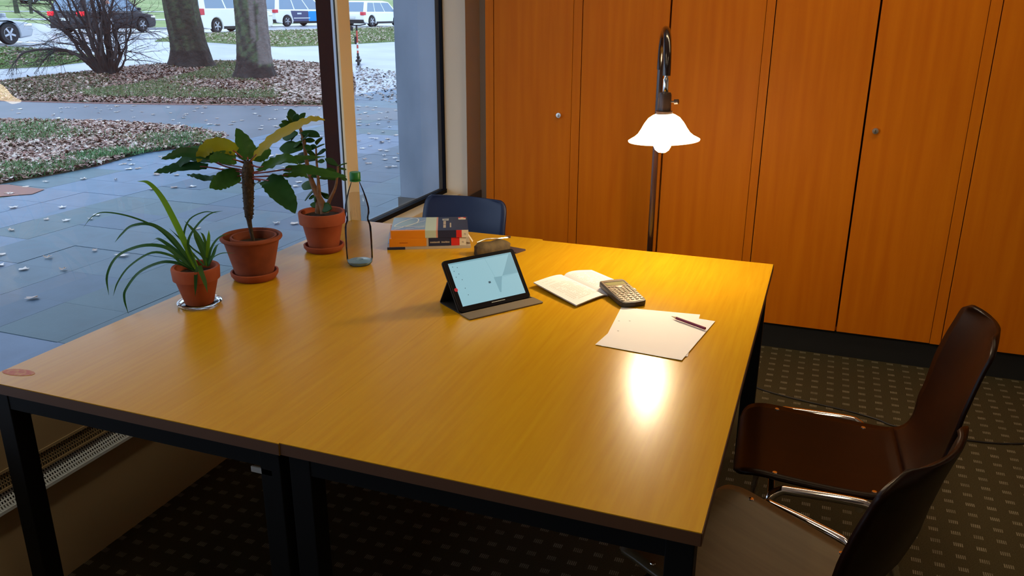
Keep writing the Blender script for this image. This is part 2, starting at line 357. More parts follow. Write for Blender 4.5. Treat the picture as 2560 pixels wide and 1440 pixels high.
for k in (.062, .073, .084): gm.box(-.001, .002, .6, 3.3, k, k + .003)
for k in (.2, .4, .6, .8): g2.add([(.016 - .028 * k, .6, .006 + .04 * k + .001), (.016 - .028 * k, 3.3, .006 + .04 * k + .001), (.016 - .028 * k - .002, 3.3, .006 + .04 * k + .004), (.016 - .028 * k - .002, .6, .006 + .04 * k + .004)], [(0, 1, 2, 3)])
tag(obj('upper_mesh', gm, 'casing', gr), None, None, kind='stuff'); tag(obj('lower_mesh', g2, 'alu_glint', gr), None, None, kind='stuff')
obj('lower_lip', MB().box(.008, .020, -2.4, 4.1, -.004, .005), 'alu_glint', gr)
obj('back_tray', MB().box(-.028, -.02, -2.4, 4.1, 0, .103), 'dark_gap', gr)
# window: black frame, panes, mullion with cream post
wf = struct('window_1', MB().box(XG - .03, -1.901, -2.4, 3.03, .53, .568).box(XG - .03, XG + .012, -2.4, 3.03, 2.6, 2.7).box(XG - .03, XG + .012, -2.4, -2.34, .568, 2.6), 'mullion_black')
struct('window_2', MB().box(XG - .03, XG + .012, 3.12, 4.12, .53, .568).box(XG - .03, XG + .012, 3.12, 4.12, 2.6, 2.7).box(XG - .03, XG + .008, 4.108, 4.12, .568, 2.6), 'mullion_black')
p = obj('glass_pane', MB().box(XG - .003, XG + .001, -2.34, 3.04, .565, 2.6), 'pane', wf)
# single-surface panes (no double refraction)
def pane(y0, y1, par, x=XG):
    mb = MB().add([(x, y0, .565), (x, y1, .565), (x, y1, 2.61), (x, y0, 2.61)], [(0, 1, 2, 3)]); return obj('glass_pane', mb, 'pane', par)
bpy.data.objects.remove(p)
pane(-2.34, 3.04, wf, -1.9105); pane(3.11, 4.11, bpy.data.objects['window_2'])
mul = struct('trim_mullion', MB().box(XG - .05, -1.912, 3.040, 3.123, .568, 2.6), 'mullion_black')
obj('cream_post', MB().box(-1.912, -1.90, 3.036, 3.126, .546, 2.62), 'cream', mul, bevel=.002)
obj('aluminium_strip', MB().box(-1.931, -1.920, 3.036, 3.0405, .57, 2.6), 'grey_strip', mul)
struct('wall_above_window', MB().box(-2.3, XG - .03, -3, 4.9, 2.66, 5.2), 'foil')
struct('added_shade_overhang', MB().box(-5.5, -2.0, -14, 40, 2.78, 3.2), 'added_overhang_grey')  # added unseen overhang, shades the paving and the room near the glass
struct('wall_facade', MB().box(-2.0, XG - .01, -9, -2.4, -.2, 5.2), 'foil')

# ================================================================= CABINETS
YC = 3.82; ZT = 2.6; ZB = .124
def knob(x, par, x0):
    kb = MB().lathe([(.014, 0), (.014, .010), (.012, .013), (.0, .0135)], n=24, cap0=True, cap1=False, T=Matrix.Translation((x - x0, 0, 1.041)) @ Matrix.Rotation(PI / 2, 4, 'X'))
    k = obj('lock_knob', kb, 'steel', par, smooth=True)
    obj('keyhole', MB().box(x - x0 - .0012, x - x0 + .0012, -.0145, -.0130, 1.035, 1.047), 'plinth', k)
def cabinet(x0, doors, x1, label, kn):
    t = thing('wardrobe_cabinet', label, 'cabinet', (x0, YC, 0), 0, None)
    w_ = x1 - x0
    body = MB().box(0, .018, .02, .47, ZB, ZT).box(w_ - .018, w_, .02, .47, ZB, ZT).box(0, w_, .455, .47, ZB, ZT).box(0, w_, .02, .47, ZT - .02, ZT).box(0, w_, .02, .47, ZB, ZB + .018)
    obj('carcass', body, 'cabinet', t)
    obj('plinth', MB().box(0, w_, .022, .06, 0, ZB), 'plinth', t)
    st = sorted(doors)
    e = [(0, st[0][0] - x0 - .002)] if st[0][0] - x0 > .01 else []
    if x1 - st[-1][1] > .01: e.append((st[-1][1] - x0 + .002, w_))
    for a, b in e: obj('stile', MB().box(a, b, .001, .02, ZB, ZT), 'cabinet', t)
    for i, (a, b) in enumerate(st):
        ga = .004 if (i > 0) else .002; gb = .004 if i < len(st) - 1 else .002
        d = obj('door', MB().box(a - x0 + ga, b - x0 - gb, 0, .019, ZB + .002, ZT - .003), 'cabinet', t, bevel=.0012, seg=1)
        for x in kn:
            if a < x < b: knob(x, d, x0)
    return t
cabinet(-1.582, [(-1.539, -1.143)], -1.143, 'single-door orange beech cabinet beside the window corner, leftmost of the wall', [-1.203])
cabinet(-1.143, [(-1.101, -.700), (-.700, -.297)], -.297, 'two-door orange beech cabinet directly behind the lit lamp', [-.655])
cabinet(-.297, [(-.260, .146), (.146, .537)], .537, 'two-door orange beech cabinet right of the lamp with knob by its centre gap', [.192])
cabinet(.537, [(.580, .984), (.984, 1.388)], 1.388, 'orange beech cabinet cut by the right edge of the picture', [1.03])
cabinet(1.388, [(1.43, 1.83), (1.83, 2.23)], 2.23, 'orange beech cabinet beyond the right edge of the view', [1.87])
cabinet(2.23, [(2.27, 2.67), (2.67, 3.07)], 3.19, 'orange beech cabinet against the right wall', [2.71])

# ================================================================= TABLES
def table(x0, x1, y0, y1, label, clip=False):
    t = thing('work_table', label, 'table', (x0, y0, 0)); W, D = x1 - x0, y1 - y0
    obj('table_top', MB().box(0, W, 0, D, .7035, .730), ['table'], t)
    eb = MB().box(0, W, -.0015, 0, .7045, .7285).box(0, W, D, D + .0015, .7045, .7285)
    eb.box(-.0015, 0, 0, D, .7045, .7285) if clip else eb.box(W, W + .0015, 0, D, .7045, .7285)
    obj('edge_band', eb, 'table_edge', t)
    fr = MB(); i = .012
    fr.box(i, W - i, i, i + .03, .662, .7035).box(i, W - i, D - i - .03, D - i, .662, .7035).box(i, i + .03, i, D - i, .662, .7035).box(W - i - .03, W - i, i, D - i, .662, .7035)
    obj('under_frame', fr, 'black_metal', t)
    for a in (i - .002, W - i - .046):
        for b in (i - .002, D - i - .046): obj('leg', MB().box(a, a + .048, b, b + .048, 0, .7), 'black_metal', t, bevel=.002)
    return t
tr = table(-.9187, -.112, 1.166, 2.738, 'right one of the two joined beech tables, with papers, tablet and calculator on it')
tl = table(-1.715, -.919, 1.163, 2.752, 'left one of the two joined beech tables, nearer the window, carrying the potted plants', True)
obj('join_plate', MB().box(.715, .765, .010, .014, .645, .657), 'alu', tl)
ZT0 = .7302
st_ = MB().lathe([(1, 0), (1, .0004)], n=28); st_.v = [(x * .040 + .012 * y, y * .017, z) for x, y, z in st_.v]
tag(obj('sticker', st_, 'red_stain', loc=(-1.672, 1.222, ZT0)), 'worn faded red oval sticker on the near left table corner', 'sticker')

# ================================================================= LAMP
LX, LY = -.474, 2.58
lamp = thing('floor_lamp', 'lit reading lamp with white bell shade on a dark curved pole behind the table', 'lamp', (-.545, 2.85, 0))
lx, ly = LX + .545, LY - 2.85
obj('base', MB().lathe([(.14, 0), (.14, .018), (.12, .028), (.02, .034)], n=40), 'brown_tube', lamp, smooth=True)
obj('pole', MB().tube([(0, 0, .03), (0, 0, .6), (0, 0, 1.335)], .0105, 14), 'brown_tube', lamp, smooth=True)
arc = [(lx * (1 - math.cos(PI * k / 18)) / 2, ly * (1 - math.cos(PI * k / 18)) / 2, 1.333 + math.sin(PI * k / 18) * .130) for k in range(19)]
obj('curved_arm', MB().tube(arc, .0125, 14), 'brown_tube', lamp, smooth=True)
zs = 1.222   # top of shade
obj('metal_joint', MB().lathe([(.0075, 0), (.0095, .004), (.0095, .040), (.0065, .045), (.0065, .056)], (lx, ly, zs + .060), 18), 'chrome', lamp, smooth=True)
sk = obj('socket', MB().lathe([(.025, -.004), (.026, .006), (.020, .008), (.019, .055), (.016, .062)], (lx, ly, zs), 28), 'bakelite', lamp, smooth=True)
obj('switch_knob', MB().tube([(lx + .017, ly - .003, zs + .035), (lx + .030, ly - .006, zs + .036)], .0028, 8).tube([(lx + .030, ly - .006, zs + .036), (lx + .042, ly - .008, zs + .037)], .0075, 10), 'bakelite', sk, smooth=True)
prof = [(.024, 0), (.034, -.004), (.048, -.013), (.060, -.028), (.070, -.045), (.080, -.060), (.092, -.070), (.104, -.0765), (.110, -.080), (.109, -.083), (.102, -.080), (.090, -.0735), (.078, -.063), (.067, -.047), (.057, -.030), (.046, -.017), (.030, -.007), (.022, -.004)]
TILT = Matrix.Translation((lx, ly, zs - .002)) @ Matrix.Rotation(math.radians(-3), 4, 'Y')
obj('shade', MB().lathe(prof, n=64, cap0=False, cap1=False, T=TILT), 'shade', lamp, smooth=True)
bp_ = [(.0, -.112), (.012, -.110), (.021, -.103), (.026, -.093), (.027, -.083), (.024, -.068), (.016, -.050), (.013, -.035), (.013, -.01)]
obj('bulb', MB().lathe(bp_, (lx, ly, zs - .010), 28, cap0=False), 'bulb', lamp, smooth=True)
cab = bez([(-.545, 2.85, .03), (-.40, 3.2, .006), (-.203, 3.393, .005), (-.135, 3.335, .005), (.012, 3.291, .005), (.212, 3.254, .005), (.314, 3.221, .005), (.42, 3.18, .005), (.8, 3.2, .005), (1.4, 3.6, .005)], 8)
obj('power_cord', MB().tube([(a + .545, b - 2.85, c) for a, b, c in cab], .003, 6), 'cable', lamp, smooth=True)

# ================================================================= PLANTS ON THE TABLE
def pot(parent, r0, r1, h, band, rb, m='terracotta', rounded=False, soil=.02, wall=.009):
    """r0 bottom, r1 just under the band, rb band radius"""
    if rounded: prof = [(r0 * .9, 0), (r0, .003), (r1, h - band), (rb - .002, h - band + .004), (rb + .001, h - band * .5), (rb, h - .003), (rb - .004, h), (rb - wall, h - .002), (rb - wall - .002, h - .01), (r0 - wall * .5, .012)]
    else: prof = [(r0 * .92, 0), (r0, .003), (r1, h - band - .001), (rb - .001, h - band + .001), (rb + .001, h - .004), (rb - .001, h), (rb - wall, h - .001), (rb - wall - .002, h - .01), (r0 - wall * .5, .012)]
    o = obj('pot', MB().lathe(prof, n=56, cap1=False), m, parent, smooth=True)
    rs = rb - wall - .004
    g = MB(); n = 24; g.lathe([(rs, h - soil), (rs * .66, h - soil + .003), (rs * .3, h - soil + .001), (.001, h - soil + .004)], n=n, cap0=False)
    obj('soil', g, 'soil', parent, smooth=True); return o
def saucer(name, r, h, loc, m, label, cat='saucer'):
    prof = [(r * .84, 0), (r * .88, .002), (r, h * .62), (r + .001, h), (r - .005, h + .001), (r * .86, h * .35), (r * .8, .005), (.001, .005)]
    return tag(obj(name, MB().lathe(prof, n=56, cap1=False), m, loc=loc, smooth=True), label, cat)
def ribbon(pts, widths, up=(0, 0, 1), fold=.0, wave=0., nw=4, seedv=0, curl=0.):
    """leaf blade: centre line pts, half widths; returns MB (thin closed blade)"""
    mb = MB(); n = len(pts); P = []; rr = random.Random(seedv)
    up = Vector(up)
    for i in range(n):
        t = (Vector(pts[min(i + 1, n - 1)]) - Vector(pts[max(i - 1, 0)])).normalized(); sd = t.cross(up)
        sd = sd.normalized() if sd.length > .02 else Vector((1, 0, 0)); nn = sd.cross(t).normalized(); row = []
        w = widths[i]
        for k in range(2 * nw + 1):
            u = (k - nw) / nw; wv = wave * math.sin(i * 1.9 + (1.5 if u > 0 else 0)) * abs(u) ** 2 * (1 if abs(u) > .4 else 0)
            q = Vector(pts[i]) + sd * w * u * (1 + (.055 * math.sin(i * 2.3 + 2 * u) if wave and abs(u) > .9 else 0)) + nn * (fold * abs(u) * w - curl * u * u * w + wv)
            row.append(tuple(q))
        P.append(row)
    mb.grid(P); return mb
def lw(n, w, base=.12, peak=.55, tip=.0):
    out = []
    for i in range(n):
        t = i / (n - 1); s = (math.sin(PI * min(1, t / (2 * peak)) if t < peak else PI / 2 + PI / 2 * (t - peak) / (1 - peak)))
        out.append(max(base * w if t < .15 else 0, w * s ** .8 if s > 0 else 0, tip * w) + .0002)
    return out
# --- spider plant (nearest pot)
p1c = (-1.600, 1.743)
saucer('glass_dish', .060, .010, (*p1c, ZT0), 'dish', 'round clear glass dish under the spider plant pot', 'dish')
sp = thing('potted_spider_plant', 'smallest potted plant, with long arching grass-like leaves, nearest on the table', 'potted plant', (*p1c, ZT0 + .0055))
pot(sp, .039, .057, .108, .036, .064)
def rel(P, o): return [np.array(q) - np.array(o.location) for q in P]
B = [ # (pixels, width px, material, y offsets start->end)
 ([(492, 672), (468, 620), (440, 560), (405, 495), (372, 458), (343, 453)], 15, 'spider_bright', (0, .04)),
 ([(486, 668), (445, 622), (395, 572), (330, 543), (265, 531), (232, 541), (208, 569)], 5, 'spider_leaf', (0, -.03)),
 ([(485, 668), (445, 612), (415, 582), (375, 561), (330, 565), (305, 585), (287, 606)], 10, 'spider_leaf', (0, -.02)),
 ([(487, 668), (455, 640), (420, 612), (395, 597), (383, 600)], 10, 'spider_leaf', (0, .05)),
 ([(483, 670), (450, 645), (412, 618), (355, 615), (295, 640), (268, 688), (272, 738)], 10, 'spider_leaf', (0, -.05)),
 ([(483, 672), (450, 655), (430, 640), (380, 632), (325, 665), (295, 705), (283, 740)], 7, 'spider_leaf', (0, -.07)),
 ([(486, 676), (450, 660), (405, 656), (350, 680), (316, 722), (311, 748), (321, 785)], 9, 'spider_leaf', (0, -.02)),
 ([(490, 672), (468, 620), (460, 585), (475, 548), (512, 530), (545, 533)], 5, 'spider_leaf', (0, .06)),
 ([(492, 670), (470, 610), (492, 565), (525, 535), (558, 527)], 6, 'spider_leaf', (0, .04)),
 ([(522, 664), (515, 630), (495, 590), (478, 570), (461, 552)], 9, 'spider_leaf', (0, .02)),
 ([(520, 666), (505, 630), (490, 596), (482, 572)], 9, 'leaf_mid', (0, .05)),
 ([(518, 664), (520, 620), (522, 592), (522, 575)], 9, 'spider_bright', (0, .02)),
 ([(520, 664), (528, 622), (548, 594), (578, 583)], 6, 'spider_leaf', (0, .02)),
 ([(520, 664), (532, 640), (540, 620), (548, 608)], 9, 'spider_leaf', (0, -.01)),
 ([(520, 664), (532, 645), (556, 633), (588, 633)], 4, 'spider_leaf', (0, -.02)),
 ([(510, 664), (480, 632), (450, 597), (422, 570)], 5, 'spider_leaf', (0, .04)),
 ([(514, 664), (505, 640), (480, 620), (464, 600)], 5, 'spider_leaf', (0, .03)),
 ([(500, 664), (502, 678), (512, 705), (519, 732)], 11, 'leaf_mid', (-.035, -.075)),
 ([(494, 668), (490, 684), (489, 715), (488, 742)], 8, 'leaf_dark', (-.035, -.070)),
 ([(522, 664), (518, 625), (508, 590), (500, 580)], 7, 'leaf_mid', (0, .03)),
 ([(486, 668), (470, 635), (462, 608), (448, 590)], 9, 'spider_bright', (0, .01))]
for i, (px, wpx, mt, (ya, yb)) in enumerate(B):
    c = bez(px, 5); n = len(c)
    P3 = [PY(q[0], q[1], p1c[1] + ya + (yb - ya) * k / (n - 1)) for k, q in enumerate(c)]
    ws = [wpx / 880 / 2 * (.55 + .45 * math.sin(PI * min(1, .15 + k / (n - 1)))) * (1 if k < n - 4 else (n - 1 - k) / 4 + .05) for k in range(n)]
    vd = -ray(500, 600); u = Vector(vd) * .8 + Vector((0, 0, 1)) * .6
    obj('leaf', ribbon(rel(P3, sp), ws, up=u, fold=.25, nw=1), mt, sp, smooth=True)
# --- euphorbia (middle pot)
p2c = (-1.606, 2.000)
saucer('terracotta_saucer', .071, .024, (*p2c, ZT0), 'terracotta', 'brown clay saucer under the widest pot with the thick-stemmed plant')
ep = thing('potted_euphorbia', 'potted plant with thick studded stem and broad wavy leaves in the widest pot', 'potted plant', (*p2c, ZT0 + .0055))
pot(ep, .055, .082, .133, .017, .0915, 'terracotta_dark', rounded=True, soil=.03)
ip = obj('inner_pot', MB().lathe([(.066, .085), (.070, .127), (.068, .130), (.063, .129), (.060, .10)], (.006, .004, 0), n=44, cap0=False, cap1=False), 'terracotta_dark', ep, smooth=True)
sm = MB(); cl = [PY(*q, 2.0) for q in [(634, 604), (629, 585), (623, 552), (622, 535), (621, 500), (620, 460), (620, 425), (621, 403)]]
pxm = 810.
rr_ = [4.5, 4.5, 6, 10, 12.5, 14, 14, 9]; cl2 = bez(rel(cl, ep), 5); r2 = np.interp(np.linspace(0, 7, len(cl2)), range(8), [q / pxm for q in rr_])
obj('stem', sm.tube(cl2, [float(q) for q in r2], 20), 'plant_stem', ep, smooth=True)
sd = MB()
for i in range(150):
    k = random.uniform(13, len(cl2) - 4); a = random.uniform(0, 2 * PI); q = cl2[int(k)]; r = r2[int(k)]
    c = Vector(q) + Vector((math.cos(a) * r, math.sin(a) * r, random.uniform(-.006, .006))); s = .0022
    dv = Vector((math.cos(a), math.sin(a), 0)); tv = Vector((-math.sin(a), math.cos(a), 0))
    sd.add([c + tv * s, c - tv * s, c + Vector((0, 0, s)), c - Vector((0, 0, s)), c + dv * s * 1.6], [(0, 2, 4), (2, 1, 4), (1, 3, 4), (3, 0, 4)])
tag(obj('stem_studs', sd, 'plant_stem', ep), None, None, kind='stuff')
E2 = [ # leaf pixels start->tip, half width px, mat, y off (a,b), stalk fraction
 ([(626, 402), (650, 378), (690, 345), (740, 318), (780, 300), (812, 300)], 19, 'leaf_backlit', (0, -.10), .12),
 ([(614, 402), (590, 381), (565, 368), (530, 365), (505, 385), (494, 406)], 21, 'leaf_backlit', (0, -.07), .25),
 ([(620, 400), (616, 380), (607, 352), (591, 320)], 24, 'leaf_mid', (0, .05), .1),
 ([(610, 405), (575, 398), (520, 390), (460, 381), (432, 390), (403, 398)], 14, 'leaf_dark', (0, -.12), .35),
 ([(610, 430), (565, 425), (510, 417), (455, 417), (415, 425), (385, 431)], 14, 'leaf_dark', (0, -.06), .4),
 ([(608, 439), (585, 442), (560, 452), (540, 464), (524, 470)], 25, 'leaf_mid', (0, -.08), .15),
 ([(606, 432), (560, 440), (520, 447), (490, 440), (467, 437)], 9, 'leaf_dark', (0, .04), .35),
 ([(612, 402), (580, 384), (540, 374), (490, 372), (440, 384)], 13, 'leaf_mid', (0, .06), .3),
 ([(610, 408), (590, 400), (565, 396), (540, 398), (528, 408)], 20, 'leaf_mid', (0, -.10), .3),
 ([(628, 412), (650, 418), (680, 410), (715, 398), (746, 410)], 20, 'leaf_mid', (0, -.08), .3),
 ([(630, 434), (670, 430), (720, 423), (770, 425), (830, 438), (866, 441)], 13, 'leaf_mid', (0, -.05), .4),
 ([(632, 442), (680, 440), (720, 438), (755, 436), (772, 446)], 8, 'leaf_mid', (0, .05), .45),
 ([(630, 446), (655, 449), (680, 456), (700, 480), (722, 508), (738, 533)], 29, 'leaf_dark', (0, -.12), .3),
 ([(626, 405), (640, 393), (660, 380), (672, 368)], 22, 'leaf_mid', (0, .08), .2),
 ([(628, 432), (660, 424), (700, 404), (750, 396), (812, 392)], 9, 'leaf_mid', (0, .09), .45),
 ([(608, 418), (570, 412), (520, 400), (480, 392), (445, 372)], 14, 'leaf_dark', (0, .09), .45),
 ([(606, 425), (560, 415), (500, 390), (462, 400), (425, 434)], 13, 'leaf_dark', (0, -.04), .5),
 ([(628, 446), (650, 452), (634, 462)], 4, 'leaf_mid', (0, .03), .5),
 ([(606, 458), (590, 455), (576, 452)], 3, 'leaf_dark', (0, .03), .5)]
for i, (px, wpx, mt, (ya, yb), sf) in enumerate(E2):
    c = bez(px, 6); n = len(c)
    P3 = rel([PY(q[0], q[1], p2c[1] + ya + (yb - ya) * k / (n - 1)) for k, q in enumerate(c)], ep)
    k0 = max(1, int(sf * n)); blade = P3[k0 - 1:]; nb = len(blade)
    ws = [wpx / pxm * max(.04, (math.sin(PI * min(1, (.08 + .92 * k / (nb - 1))) ** .75)) ** .7) if k < nb - 1 else .0006 for k in range(nb)]
    vd = Vector(-ray(620, 430)); u = vd * .75 + Vector((0, 0, 1)) * .55
    lf = obj('leaf', ribbon(blade, ws, up=u, fold=.18, wave=.0022, nw=3), mt, ep, smooth=True)
    obj('leaf_stalk', MB().tube(P3[:k0 + 2], .0024, 6), 'stalk_red', lf, smooth=True)
# --- jade plant (far pot)
p3c = (-1.579, 2.345)
saucer('terracotta_saucer', .0685, .022, (*p3c, ZT0), 'terracotta', 'brown clay saucer under the jade plant pot, beside the bottle')
jp = thing('potted_jade_plant', 'potted jade plant with small oval leaves on woody stems, farthest of the three', 'potted plant', (*p3c, ZT0 + .0055))
pot(jp, .050, .068, .132, .040, .0785, 'terracotta', soil=.016)
jx = 735.
for pts, r in ([(812, 532), (806, 512), (790, 480), (775, 440), (766, 400), (760, 355), (752, 325), (743, 300)], [12, 10, 8, 6, 5, 4.5, 4, 3]), \
              ([(816, 530), (822, 505), (838, 470), (843, 440), (845, 415)], [6, 4.5, 3.5, 3, 2.5]), \
              ([(796, 532), (797, 500), (796, 455), (792, 410), (790, 370)], [9, 8, 4, 3, 2.2]):
    c = bez(rel([PY(*q, p3c[1]) for q in pts], jp), 4); r3 = np.interp(np.linspace(0, len(r) - 1, len(c)), range(len(r)), [q / jx for q in r])
    obj('stem', MB().tube(c, [float(q) for q in r3], 10), 'jade_stem', jp, smooth=True)
JL = [((735, 312), (726, 272)), ((733, 314), (716, 290)), ((740, 310), (764, 282)), ((743, 318), (760, 296)), ((735, 318), (703, 303)), ((738, 322), (697, 312)),
 ((750, 330), (800, 342)), ((748, 332), (770, 340)), ((745, 334), (706, 346)), ((742, 336), (728, 352)), ((757, 352), (733, 370)), ((757, 352), (788, 352)), ((756, 350), (772, 338)), ((757, 372), (698, 372)),
 ((760, 372), (738, 356)), ((766, 374), (792, 366)), ((786, 372), (812, 360)), ((792, 362), (801, 345)), ((792, 388), (816, 374)), ((790, 390), (766, 378)), ((790, 400), (765, 398)),
 ((764, 392), (745, 386)), ((764, 404), (742, 406)), ((793, 405), (812, 403)), ((845, 415), (812, 397)), ((845, 416), (868, 408)), ((845, 422), (866, 424)), ((843, 442), (868, 450)), ((843, 430), (812, 424)),
 ((841, 450), (806, 436)), ((796, 444), (775, 438)), ((797, 446), (822, 446)), ((787, 470), (754, 463)), ((788, 474), (762, 502)), ((786, 484), (788, 508)), ((790, 488), (772, 498)), ((800, 480), (824, 498)), ((800, 516), (775, 512)),
 ((738, 316), (745, 285)), ((752, 345), (765, 360)), ((795, 520), (830, 522)), ((762, 362), (778, 378)), ((770, 424), (752, 414))]
for i, (a, b) in enumerate(JL):
    yo = random.uniform(-.035, .035); A = PY(*a, p3c[1]) ; Bq = PY(*b, p3c[1] + yo); L_ = np.linalg.norm(Bq - A); n = 7
    mid = (A + Bq) / 2 + np.array([0, 0, L_ * .10]); c = [A * (1 - t) ** 2 + 2 * mid * t * (1 - t) + Bq * t * t for t in np.linspace(0, 1, n)]; c = rel(c, jp)
    ws = [L_ * q for q in (.05, .12, .20, .25, .25, .17, .02)]
    u = Vector((random.uniform(-.5, .5), random.uniform(-1, -.2), random.uniform(.3, 1)))
    mb = MB(); P = []
    top = ribbon(c, ws, up=u, nw=2)
    o = obj('leaf', top, 'leaf_mid' if i % 3 else 'leaf_dark', jp, smooth=True); x = o.modifiers.new('s', 'SOLIDIFY'); x.thickness = .0035; x.offset = 0; x2 = o.modifiers.new('u', 'SUBSURF'); x2.levels = x2.render_levels = 1

# ================================================================= BOTTLE
bc = (-1.379, 2.246)
bt = thing('water_bottle', 'clear plastic bottle of still water with green cap beside the far pot', 'bottle', (*bc, ZT0))
bpf = [(.026, .0), (.034, .001), (.040, .008), (.0428, .022), (.0430, .10), (.0425, .125), (.0385, .140), (.0350, .150), (.0362, .160), (.0388, .172), (.0390, .186), (.0370, .200), (.0315, .222), (.0240, .246), (.0165, .265), (.0140, .272), (.0138, .279)]
obj('bottle_wall', MB().lathe(bpf, n=64, cap0=True, cap1=False), 'pet', bt, smooth=True)
wpf = [(max(.001, r - .0012), z + .0012) for r, z in bpf if z < .225]; wpf += [(.0266, .2345), (.001, .2345)]; 
obj('water', MB().lathe([(q[0], max(q[1], .012)) for q in wpf if q[1] > .008], n=64), 'water', bt, smooth=True)
obj('bottle_base', MB().lathe([(.033, .0025), (.039, .009), (.0395, .012), (.030, .0125), (.012, .016), (.004, .011)], n=48, cap0=True, cap1=True), 'pet_blue', bt, smooth=True)
em = MB()
for k in range(30):
    a = 2 * PI * k / 30; em.add([(math.cos(a) * .0392, math.sin(a) * .0392, .165 + .006 * math.sin(k * 3)), (math.cos(a + .12) * .0395, math.sin(a + .12) * .0395, .172), (math.cos(a) * .0385, math.sin(a) * .0385, .190)], [(0, 1, 2)])
obj('embossed_band', em, 'pet', bt)
cp = MB().lathe([(.0168, .281), (.0172, .283), (.0170, .302), (.0155, .304), (.0005, .304)], n=36, cap1=False)
obj('cap', cp, 'cap_green', bt, smooth=True)
obj('cap_ring', MB().lathe([(.0145, .274), (.0175, .275), (.0178, .278), (.0145, .2795)], n=36, cap0=False, cap1=False), 'cap_green', bt, smooth=True)
obj('date_print', MB().box(.0005, .0012, -.0398, -.0392, .150, .185), 'plinth', bt)

# ================================================================= BOOKS
be = np.array([.895, .446, 0]); bb = np.array([-.446, .895, 0])
def bookT(s, t, z, dr=0):
    o = np.array([-1.376, 2.423, 0]) + be * s + bb * t; a = math.atan2(be[1], be[0]) + math.radians(dr); return (o[0], o[1], z), a
# thin A4 booklet at the bottom
l, a = bookT(0, 0, ZT0); bk = thing('textbook', 'thin beige booklet with a dark blue tip, bottom of the stack', 'book', l, a, 'books stacked on the table by the window')
obj('page_block', MB().box(.003, .287, .003, .207, .0012, .0078), 'page_edge', bk)
obj('cover', MB().box(0, .29, 0, .21, 0, .0012, 0).box(0, .29, 0, .21, .0078, .009, 0).box(0, .062, -.0006, .0012, 0, .009, 1).box(.062, .29, -.0006, .0012, 0, .009, 0).box(0, .03, .05, .2, .009, .0094, 2), ['grey_book', 'navy', 'cover_blue'], bk)
# middle book
l, a = bookT(.008, .004, ZT0 + .0094, .5); bk = thing('textbook', 'thick book with plain orange and dark navy spine, middle of the stack', 'book', l, a, 'books stacked on the table by the window')
T_ = .029
obj('page_block', MB().box(.003, .262, .003, .192, .0015, T_ - .0015), 'page_edge', bk)
c_ = MB()
for z0, z1 in ((0, .0015), (T_ - .0015, T_)): c_.box(0, .135, 0, .195, z0, z1, 0).box(.135, .143, 0, .195, z0, z1, 4).box(.143, .266, 0, .195, z0, z1, 1)
for x0_, x1_, k in ((0, .128, 0), (.128, .135, 4), (.135, .214, 1), (.214, .243, 2), (.243, .266, 3)): c_.box(x0_, x1_, -.0015, .0004, 0, T_, k)
obj('cover', c_, ['orange', 'navy', 'book_red', 'book_white', 'grey_book'], bk)
tx = MB()
xx = .141
while xx < .207:
    w_ = random.uniform(.0018, .0042); hh = random.uniform(.0045, .006)
    if not .171 < xx < .175: tx.box(xx, xx + w_, -.0019, -.0014, .0105, .0105 + hh)
    xx += w_ + .0011
obj('spine_lettering', tx, 'grey_book', bk)
tx = MB(); xx = .035
while xx < .062: tx.box(xx, xx + .0022, -.0019, -.0014, .012, .0155); xx += .0032
obj('spine_print', tx, 'orange_dark', bk)
obj('spine_emblem', MB().prism([(.249, .012), (.254, .016), (.259, .012), (.2555, .008)], 1, -.0019, -.0014), 'grey_book', bk)
# top book
l, a = bookT(.014, .010, ZT0 + .0094 + T_ + .0004, -1.6); bk = thing('textbook', 'book with blue picture cover numbered 10, on top of the stack', 'book', l, a, 'books stacked on the table by the window')
T_ = .026
obj('page_block', MB().box(.003, .264, .003, .187, .0015, T_ - .0015), 'page_edge', bk)
c_ = MB()
for x0_, x1_, k in ((0, .118, 5), (.118, .156, 6), (.156, .162, 7), (.162, .268, 1)):
    for z0, z1 in ((0, .0015), (T_ - .0015, T_)): c_.box(x0_, x1_, 0, .19, z0, z1, k)
for x0_, x1_, k in ((0, .118, 0), (.118, .156, 6), (.156, .162, 7), (.162, .226, 1), (.226, .245, 2), (.245, .268, 3)): c_.box(x0_, x1_, -.0015, .0004, 0, T_, k)
c_.box(0, .118, .0005, .012, T_, T_ + .0003, 0)
obj('cover', c_, ['orange', 'navy', 'book_red', 'book_white', 'grey_book', 'cover_blue', 'pale_green', 'salmon'], bk)
def loop_line(mb, pts, wd, z):
    c = bez(pts, 8)
    for i in range(len(c) - 1):
        d = c[i + 1] - c[i]; d = d / (np.linalg.norm(d) + 1e-9); nn = np.array([-d[1], d[0]]) * wd / 2
        mb.add([(*(c[i] + nn), z), (*(c[i] - nn), z), (*(c[i + 1] - nn), z), (*(c[i + 1] + nn), z)], [(0, 1, 2, 3)])
cv = MB(); loop_line(cv, [(.012, .020), (.05, .06), (.085, .11), (.09, .16), (.07, .178), (.03, .12), (.010, .07), (.02, .055), (.06, .055), (.115, .062)], .0045, T_ + .0005); loop_line(cv, [(.03, .05), (.07, .09), (.115, .14)], .003, T_ + .0006); loop_line(cv, [(.05, .02), (.08, .035), (.115, .05)], .004, T_ + .0005)
obj('cover_drawing', cv, 'cover_white', bk)
obj('cover_label', MB().box(.235, .262, .150, .166, T_, T_ + .0006, 0).box(.235, .262, .166, .182, T_, T_ + .0006, 1).box(.243, .254, .169, .178, T_ + .0006, T_ + .0009, 0), ['book_white', 'book_red'], bk)
